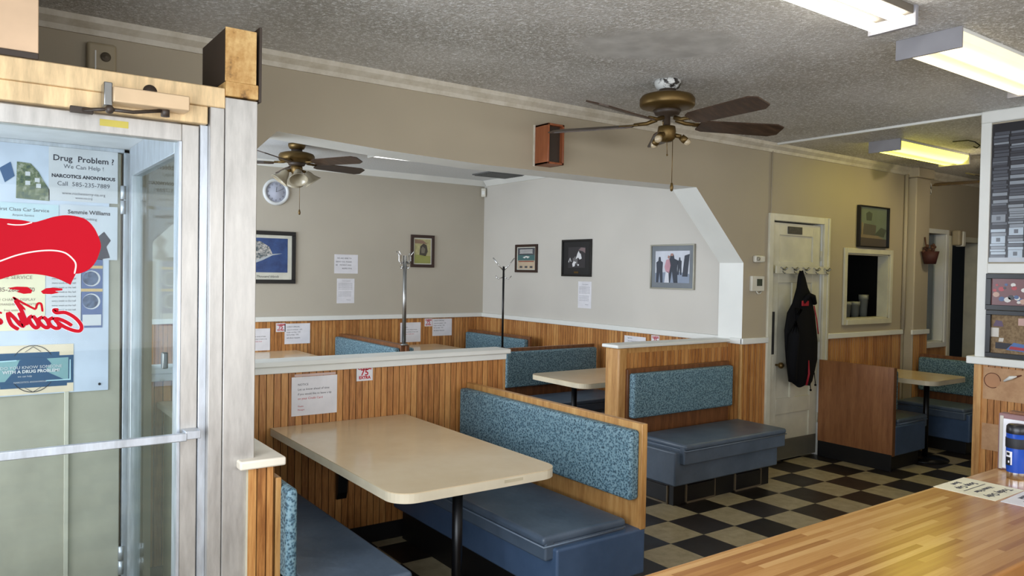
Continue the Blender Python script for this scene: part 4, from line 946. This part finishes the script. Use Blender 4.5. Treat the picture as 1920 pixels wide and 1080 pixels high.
# ================================================================== ENTRANCE VESTIBULE
YV = 2.80
t = thing('entrance_frame', 'cream and aluminium entrance frame at the left edge', 'door frame', (.70, YV, 0))
def o_(mb): return mb.xf(Matrix.Translation((-.70, -YV, 0)))
o_(MB().box(-.5, .745, YV, YV+.11, 2.212, 2.284, .004)).build('header_beam', ALUW, t)
o_(MB().box(-.5, .688, YV+.006, YV+.10, 2.15, 2.212, .003)).build('head_rail', ALUW, t)
o_(MB().box(.695, .743, YV, YV+.11, 0, 2.212, .003)).build('jamb', ALU, t)
o_(MB().box(.668, .695, YV+.03, YV+.08, 0, 2.15, .002)).build('door_stop', ALUB, t)
o_(MB().box(.745, .858, YV-.002, YV+.12, 0, 2.252, .003)).build('corner_post', ALU, t)
o_(MB().box(.745, .860, YV-.004, YV+.12, 2.258, 2.31, .003)).build('post_cap', STAIN, t)
o_(MB().cyl((.50, YV-.003, 2.235), (.50, YV+.01, 2.235), .022, 20)).build('round_plug', DBROWN, t)
t2 = thing('conduit_box', 'stained brown metal box standing on top of the entrance post', 'box', (.80, YV, 2.31))
mb = MB(); mb.box(-.055, .052, .003, .33, 0, .19, .002); mb.build('casing', DBROWN, t2)
mb = MB(); mb.box(-.057, .052, -.002, .003, 0, .19, .001); mb.build('stained_end', STAIN, t2)
mb = MB(); mb.box(.061, .070, -.006, .33, -.06, .21, .001); mb.build('side_flange', DBROWN, t2)
t = thing('ceiling_soffit_post', 'warm beige post between entrance header and ceiling', 'post', (-.05, YV, 2.292))
MB().box(-.4, .232, .0, .18, .012, .508, .003).build('casing', mat('peach_paint', (214, 182, 148), .6), t)
MB().box(-.4, .232, -.004, .18, -.008, .012, .002).build('ragged_gap', DBROWN, t)
# door leaf with glass
t = thing('glass_door', 'aluminium framed glass entrance door with red decal', 'door', (.18, YV+.03, 0))
o_ = lambda mb: mb.xf(Matrix.Translation((-.18, -YV-.03, 0)))
Y0, Y1 = YV+.03, YV+.075
o_(MB().box(.608, .665, Y0, Y1, .02, 2.145, .003)).build('stile', ALU, t); o_(MB().box(-.36, -.27, Y0, Y1, .02, 2.145, .003)).build('stile', ALU, t)
o_(MB().box(-.27, .608, Y0, Y1, 2.085, 2.145, .003)).build('top_rail', ALU, t); o_(MB().box(-.27, .608, Y0, Y1, .02, .2, .003)).build('bottom_rail', ALU, t)
o_(MB().box(.598, .608, Y0-.004, Y1, .2, 2.085, .001)).build('glazing_bead', ALUB, t)
gl = o_(MB().box(-.27, .598, Y0+.02, Y0+.026, .2, 2.085)).build('pane', GLASS, t)
mb = MB(); mb.box(-.3, .62, Y0-.062, Y0-.045, 1.050, 1.078, .003); mb.box(.615, .665, Y0-.06, Y0, 1.055, 1.083, .002); mb.box(-.33, -.29, Y0-.06, Y0, 1.05, 1.08, .002); o_(mb).build('push_bar', ALUB, t)
mb = MB(); mb.box(.355, .44, Y0-.0012, Y0, 2.108, 2.130); o_(mb).build('yellow_sticker', mat('yellow_sticker', (186, 170, 76), .5), t)
t2 = thing('door_closer', 'metal door closer with scissor arm above the glass door', 'door closer', (.5, YV, 2.16))
MB().box(-.12, .11, -.075, -.005, .012, .062, .004).build('body', mat('dusty_cream_metal', (206, 178, 142), .45, .3), t2)
MB().box(-.145, -.12, -.06, 0, .0, .075, .003).build('bracket', STEEL, t2)
mb = MB(); mb.tube([(.04, -.04, .01), (-.06, -.06, -.012), (-.13, -.07, -.014)], .006, 7); mb.tube([(-.13, -.07, -.014), (-.2, -.03, -.018)], .006, 7); mb.ball((-.13, -.07, -.014), .014); mb.cyl((.04, -.04, .02), (.04, -.04, -.01), .014, 12); mb.box(-.235, -.17, -.03, -.01, -.028, -.008, .002); mb.build('arm', DBROWN, t2)
# decal on the glass, facing outwards so it reads mirrored from inside
D_ = {"hat": [[-0.10, 1.787], [0.084, 1.791], [0.142, 1.788], [0.173, 1.783], [0.198, 1.791], [0.228, 1.803], [0.26, 1.81], [0.293, 1.808], [0.321, 1.798], [0.343, 1.773], [0.358, 1.739], [0.363, 1.715], [0.36, 1.696], [0.349, 1.663], [0.33, 1.637], [0.307, 1.624], [0.291, 1.621], [0.283, 1.621], [0.276, 1.585], [0.239, 1.605], [0.199, 1.616], [0.16, 1.619], [0.122, 1.614], [0.084, 1.6], [-.10, 1.555]],
 "hatline": [[-0.09, 1.60], [0.005, 1.62], [0.084, 1.657], [0.134, 1.679], [0.186, 1.692], [0.229, 1.695], [0.261, 1.688], [0.283, 1.668], [0.291, 1.65], [0.287, 1.621]], "gleam": [[0.104, 1.774], [0.124, 1.772], [0.147, 1.774], [0.17, 1.782]],
 "eyeL": [[0.109, 1.575], [0.129, 1.579], [0.158, 1.578], [0.171, 1.567], [0.168, 1.558], [0.148, 1.556], [0.13, 1.562], [0.137, 1.568], [0.112, 1.571]], "eyeR": [[0.194, 1.564], [0.208, 1.574], [0.229, 1.576], [0.254, 1.573], [0.253, 1.567], [0.233, 1.565], [0.245, 1.56], [0.224, 1.555], [0.2, 1.556]],
 "G": [[0.243, 1.504], [0.23, 1.504], [0.237, 1.495], [0.262, 1.495], [0.289, 1.478], [0.307, 1.453], [0.304, 1.435], [0.284, 1.437], [0.256, 1.451], [0.235, 1.47], [0.24, 1.476], [0.262, 1.466], [0.281, 1.452]], "o1": [[0.229, 1.48], [0.216, 1.471], [0.221, 1.455], [0.235, 1.445], [0.246, 1.448], [0.24, 1.464], [0.229, 1.48]], "o2": [[0.2, 1.483], [0.188, 1.474], [0.195, 1.459], [0.208, 1.448], [0.217, 1.452], [0.211, 1.471], [0.2, 1.483]],
 "d": [[0.172, 1.487], [0.162, 1.478], [0.169, 1.46], [0.18, 1.448], [0.188, 1.454], [0.182, 1.472], [0.172, 1.487]], "ds": [[0.125, 1.537], [0.14, 1.509], [0.15, 1.481], [0.158, 1.457]], "y": [[0.106, 1.499], [0.108, 1.479], [0.117, 1.458], [0.135, 1.444]], "y2": [[0.107, 1.499], [0.122, 1.482], [0.138, 1.46], [0.148, 1.455], [0.143, 1.475], [0.135, 1.497]],
 "ap": [[0.079, 1.502], [0.091, 1.496]], "s": [[0.077, 1.48], [0.087, 1.474], [0.088, 1.466], [0.079, 1.465]], "nose": [[0.119, 1.546], [0.142, 1.53], [0.171, 1.512], [0.18, 1.509], [0.185, 1.524], [0.195, 1.524], [0.199, 1.499]], "wh": [[0.122, 1.544], [0.135, 1.527], [0.152, 1.506]]}
td = thing('window_decal', 'red cap and mirrored script decal on the glass door', 'decal', (.15, YV+.05, 1.43))
YG = YV+.0485
def smooth(p, n=5):
    if len(p) < 3: return p
    o = []
    for i in range(len(p)-1):
        a = p[max(i-1, 0)]; b = p[i]; c = p[i+1]; d = p[min(i+2, len(p)-1)]
        for k in range(n):
            t = k/n; o.append(tuple(.5*(2*b[j]+(c[j]-a[j])*t+(2*a[j]-5*b[j]+4*c[j]-d[j])*t*t+(3*b[j]-a[j]-3*c[j]+d[j])*t**3) for j in (0, 1)))
    return o+[tuple(p[-1])]
for k in ('G', 'o1', 'o2', 'd', 'ds', 'y', 'y2', 's', 'nose', 'wh', 'hatline', 'gleam'): D_[k] = smooth(D_[k])
D_['hat'] = [(-.1, 1.787)]+smooth([tuple(q) for q in D_['hat'][1:17]], 4)+smooth([tuple(q) for q in D_['hat'][18:24]], 4)+[(-.1, 1.555)]
o_ = lambda mb: mb.xf(Matrix.Translation((-.15, -YV-.05, -1.43)))
o_(MB().sheet([tuple(p) for p in D_['hat']], YG, .0005)).build('cap_shape', RED, td)
PF = mat('pink_white_film', (244, 214, 206), .4)
o_(MB().ribbon(D_['hatline'], .0045, YG-.0007, .0004)).build('cap_rim_line', PF, td); o_(MB().ribbon(D_['gleam'], .0035, YG-.0007, .0004)).build('cap_gleam', PF, td)
o_(MB().sheet(D_['eyeL'], YG, .0005)).build('eye', RED, td); o_(MB().sheet(D_['eyeR'], YG, .0005)).build('eye', RED, td)
mb = MB()
for k in ('G', 'o1', 'o2', 'd', 'ds', 'y', 'y2', 'ap', 's'): mb.ribbon(D_[k], .0145, YG+.0014, .0002)
o_(mb).build('lettering_outline', PAPER, td)
mb = MB()
for k in ('G', 'o1', 'o2', 'd', 'ds', 'y', 'y2', 'ap', 's'): mb.ribbon(D_[k], .0108, YG-.0006, .0002)
o_(mb).build('lettering', RED, td)
o_(MB().ribbon(D_['nose'], .0065, YG, .0005)).build('nose_line', RED, td); o_(MB().ribbon(D_['wh'], .006, YG, .0005)).build('cheek_line', RED, td)
# vestibule side glazing, back door, ceiling
XV = .612
mb = MB()
for y in (YV+.11, 3.84): mb.box(XV, XV+.045, y, y+.06, .02, 2.19, .003)
mb.box(XV, XV+.045, YV+.17, 3.84, 2.06, 2.19, .003); mb.box(XV, XV+.045, YV+.17, 3.84, .02, .16, .003)
t = thing('side_glazing', 'aluminium framed side glass panel inside the entrance', 'window', (XV, 3.4, 0))
mb.xf(Matrix.Translation((-XV, -3.4, 0))).build('frame', ALUB, t)
MB().box(.018, .024, -.5, .44, .16, 2.06).build('pane', GLASS, t)
MB().box(-.02, .0, -.36, -.33, 1.27, 1.33, .004).build('latch', STEEL, t)
struct(MB().box(XL, .66, YV+.11, YW-.1, 2.19, 2.212).build('ceiling_vestibule', mat('vestibule_ceiling', (206, 208, 210), .6)))
t = thing('painted_back_door', 'grey beige painted door with white hinges at the back of the entrance', 'door', (.1, 3.95, 0))
mb = MB(); mb.box(-.58, .485, 0, .05, .01, 2.17, .003); mb.build('slab', GREIGE_DOOR, t)
mb = MB(); mb.box(.26, .278, -.012, 0, .02, 1.08, .002); mb.build('batten', mat('pale_batten', (196, 194, 178), .5), t)
for z in (1.955, .27):
    mb = MB(); mb.cyl((.492, -.012, z-.065), (.492, -.012, z-.003), .012, 12); mb.cyl((.492, -.012, z+.003), (.492, -.012, z+.065), .012, 12); mb.build('hinge', ALUB, t)
mb = MB(); mb.box(.495, .52, -.01, .05, .01, 2.19, .002); mb.box(-.58, .52, -.01, .05, 2.172, 2.19, .002); mb.build('frame', ALUB, t)
# posters on the board
YP = 3.948
t = thing('notice_panel', 'pale blue white board on the entrance door carrying the notices', 'board', (.1, YP, 1.075))
MB().box(-.55, .436, -.005, -.0005, 0, 1.115, .001).build('board', mat('pale_blue_board', (196, 208, 224), .5), t)
mb = MB(); mb.ball((.40, -.006, .03), .006); mb.build('screw', BLACK, t)
YP -= .0058
def note(name, label, x0, x1, z0, z1, paper, lines, inks=None, extra=None):
    W = x1-x0; t = thing(name, label, 'notice', ((x0+x1)/2, YP, z0), 0, 'notices in the entrance')
    MB().box(-W/2, W/2, -.0012, -.0002, 0, z1-z0).build('paper', paper, t)
    mb = MB()
    for (txt, size, x, z, m, al, bo) in lines: mb.mi(m); text_into(mb, txt, size, x, -.0016, z, al, bold=bo)
    if extra: extra(mb)
    mb.build('lettering', inks or [mat('notice_ink', (92, 94, 104), .8), INK], t)
    return t
WPN = mat('notice_paper', (206, 210, 214), .6)
note('paper_notice', 'large printed drug problem notice at the top of the entrance board', .296, .57, 1.935, 2.172, WPN, [('Drug  Problem ?', .0365, 0, .178, 1, 'CENTER', .0006), ('We Can Help !', .026, 0, .146, 0, 'CENTER', 0), ('NARCOTICS ANONYMOUS', .0205, 0, .104, 1, 'CENTER', .0008), ('Call  585-235-7889', .027, 0, .068, 0, 'CENTER', 0), ('www.rochesterny-na.org', .017, 0, .03, 0, 'CENTER', 0), ('www.na.org', .014, 0, .012, 0, 'CENTER', 0)])
def wrench(mb): mb.mi(1); mb.sheet([(.03, .0), (.085, .01), (.07, .06), (.088, .09), (.06, .13), (.03, .10), (.045, .06), (.025, .03)], -.0016, .0006)
note('business_notice', 'plumbing notice with dark wrench picture on the entrance board', .34, .57, 1.675, 1.92, mat('notice_paper2', (204, 212, 220), .6), [('Semmie Williams', .0245, 0, .205, 1, 'CENTER', .0006), ('Plumbing', .017, 0, .178, 0, 'CENTER', 0)], extra=wrench)
note('business_notice', 'pale teal car service notice on the entrance board', .07, .335, 1.70, 1.915, mat('notice_teal', (186, 212, 220), .6), [('First Class Car Service', .021, 0, .18, 1, 'CENTER', 0), ('Airport Service', .013, 0, .158, 0, 'CENTER', 0)])
def green(mb):
    mb.mi(1)
    for x, z in ((.0, .1), (-.02, .06), (.01, .05)): mb.sheet([(x-.008, z), (x+.008, z), (x+.008, z+.018), (x-.008, z+.018)], -.0028, .0006)
t = thing('cutout_picture', 'green cut out house picture on the entrance board', 'picture', (.238, YP, 1.935))
mb = MB(); mb.sheet([(-.063, 0), (.062, -.005), (.062, .045), (.04, .08), (.02, .12), (-.01, .155), (-.06, .158)], -.0012, .001); mb.build('print', mat('green_print', (92, 108, 88), .5, fn=f_blobs([(.4, (64, 84, 76)), (.52, (104, 116, 84)), (.62, (150, 156, 140))], 30)), t)
mb = MB()
for x, z in ((-.02, .10), (-.02, .06), (.015, .075), (.02, .05)): mb.sheet([(x-.009, z), (x+.009, z), (x+.009, z+.018), (x-.009, z+.018)], -.0022, .0008)
mb.build('windows', WPN, t)
t = thing('cutout_picture', 'blue cut out picture on the entrance board, left of the green house', 'picture', (.135, YP, 2.0))
mb = MB(); mb.sheet([(-.02, .06), (0, .0), (.035, .03), (.02, .09)], -.0012, .001); mb.build('print', mat('blue_print', (66, 96, 136), .5), t)
note('business_notice', 'pale yellow service notice behind the decal lettering', .06, .285, 1.36, 1.66, mat('notice_yellow', (226, 220, 186), .6), [('JUMP', .022, 0, .25, 0, 'CENTER', 0), ('BIKE SERVICE', .022, 0, .225, 0, 'CENTER', 0), ('585-288-0070', .026, 0, .17, 0, 'CENTER', .0005), ('NO CHARGE DISPLAY', .0155, 0, .13, 0, 'CENTER', 0), ('WORKMANSHIP GUARANTEED', .0135, 0, .11, 0, 'CENTER', 0), ('free estimates', .014, 0, .085, 0, 'CENTER', 0)], inks=[mat('notice_brown', (132, 112, 96), .8)])
note('business_notice', 'white small print notice left of the round photographs', .288, .425, 1.37, 1.655, WPN, [('community events', .013, 0, .25, 0, 'CENTER', 0)]+[('every week at the hall', .0105, 0, .215-.02*k, 0, 'CENTER', 0) for k in range(8)])
t = thing('photo_flyer', 'dark blue flyer with round photographs on the entrance board', 'notice', (.465, YP, 1.365))
MB().box(-.042, .045, -.0012, -.0002, 0, .33).build('paper', mat('flyer_blue', (84, 104, 150), .5), t)
mb = MB()
for z in (.12, .225):
    mb.mi(0).sheet([(.036*math.cos(a), z+.036*math.sin(a)) for a in [q*PI/10 for q in range(20)]], -.0018, .0006); mb.mi(1).sheet([(-.004+.032*math.cos(a), z+.032*math.sin(a)) for a in [q*PI/10 for q in range(20)]], -.0024, .0006)
mb.mi(2).box(-.042, .045, -.0022, -.0012, .165, .178); mb.box(-.042, .045, -.0022, -.0012, .27, .283); mb.mi(0).box(-.035, .04, -.0022, -.0012, .01, .06)
mb.build('photographs', [WPN, mat('photo_dusk', (52, 76, 116), .5, fn=f_blobs([(.4, (34, 50, 80)), (.6, (92, 110, 140))], 40)), mat('gold_band', (206, 178, 122), .5)], t)
# blue poster
t = thing('blue_poster', 'blue and teal drug problem poster at the bottom of the entrance board', 'poster', (.24, YP, 1.08), 0)
MB().box(-.18, .155, -.0012, -.0002, 0, .215).build('paper', mat('poster_cream', (224, 210, 184), .6), t)
PB = mat('poster_blue', (48, 84, 118), .5); PT = mat('poster_teal', (128, 168, 172), .5); PC = mat('poster_cyan', (178, 216, 226), .5); PK = mat('poster_line', (40, 44, 54), .5)
mb = MB().mi(0); mb.box(-.165, .155, -.0018, -.0012, .04, .165); mb.box(-.14, .10, -.0018, -.0012, .165, .182); mb.box(-.12, .13, -.0018, -.0012, .028, .04)
mb.mi(1).sheet([(-.14, .06), (.135, .055), (.135, .155), (-.14, .150)], -.0024, .0006)
mb.mi(0).sheet([(-.11, .05), (.13, .05), (.06, .09), (.05, .11), (.07, .13), (.05, .155), (0, .162), (-.05, .15), (-.065, .11)], -.003, .0006)
mb.mi(2).ribbon([(-.06, .15), (-.15, .147), (-.15, .06)], .008, -.0036); mb.ribbon([(.05, .055), (.142, .055), (.142, .145)], .008, -.0036)
mb.mi(3).ribbon([(.085*math.cos(a), .108+.105*math.sin(a)) for a in [PI*(.2+.06*k) for k in range(11)]], .003, -.0026); mb.ribbon([(.085*math.cos(a), .108+.100*math.sin(a)) for a in [-PI*(.2+.06*k) for k in range(11)]], .003, -.0026)
mb.ribbon([(-.03, .185), (0, .208), (.03, .185)], .003, -.003); mb.ribbon([(-.03, .028), (0, .008), (.03, .028)], .003, -.003)
mb.build('artwork', [PB, PT, PC, PK], t)
mb = MB(); text_into(mb, 'DO YOU KNOW SOMEONE', .0185, -.005, -.0042, .112, 'CENTER'); text_into(mb, 'WITH A DRUG PROBLEM?', .0185, -.005, -.0042, .094, 'CENTER', bold=.0007); text_into(mb, 'we can help', .011, -.03, -.0042, .076, 'CENTER'); text_into(mb, 'NARCOTICS ANONYMOUS', .010, -.01, -.0042, .05, 'CENTER'); mb.build('lettering', WPN, t)
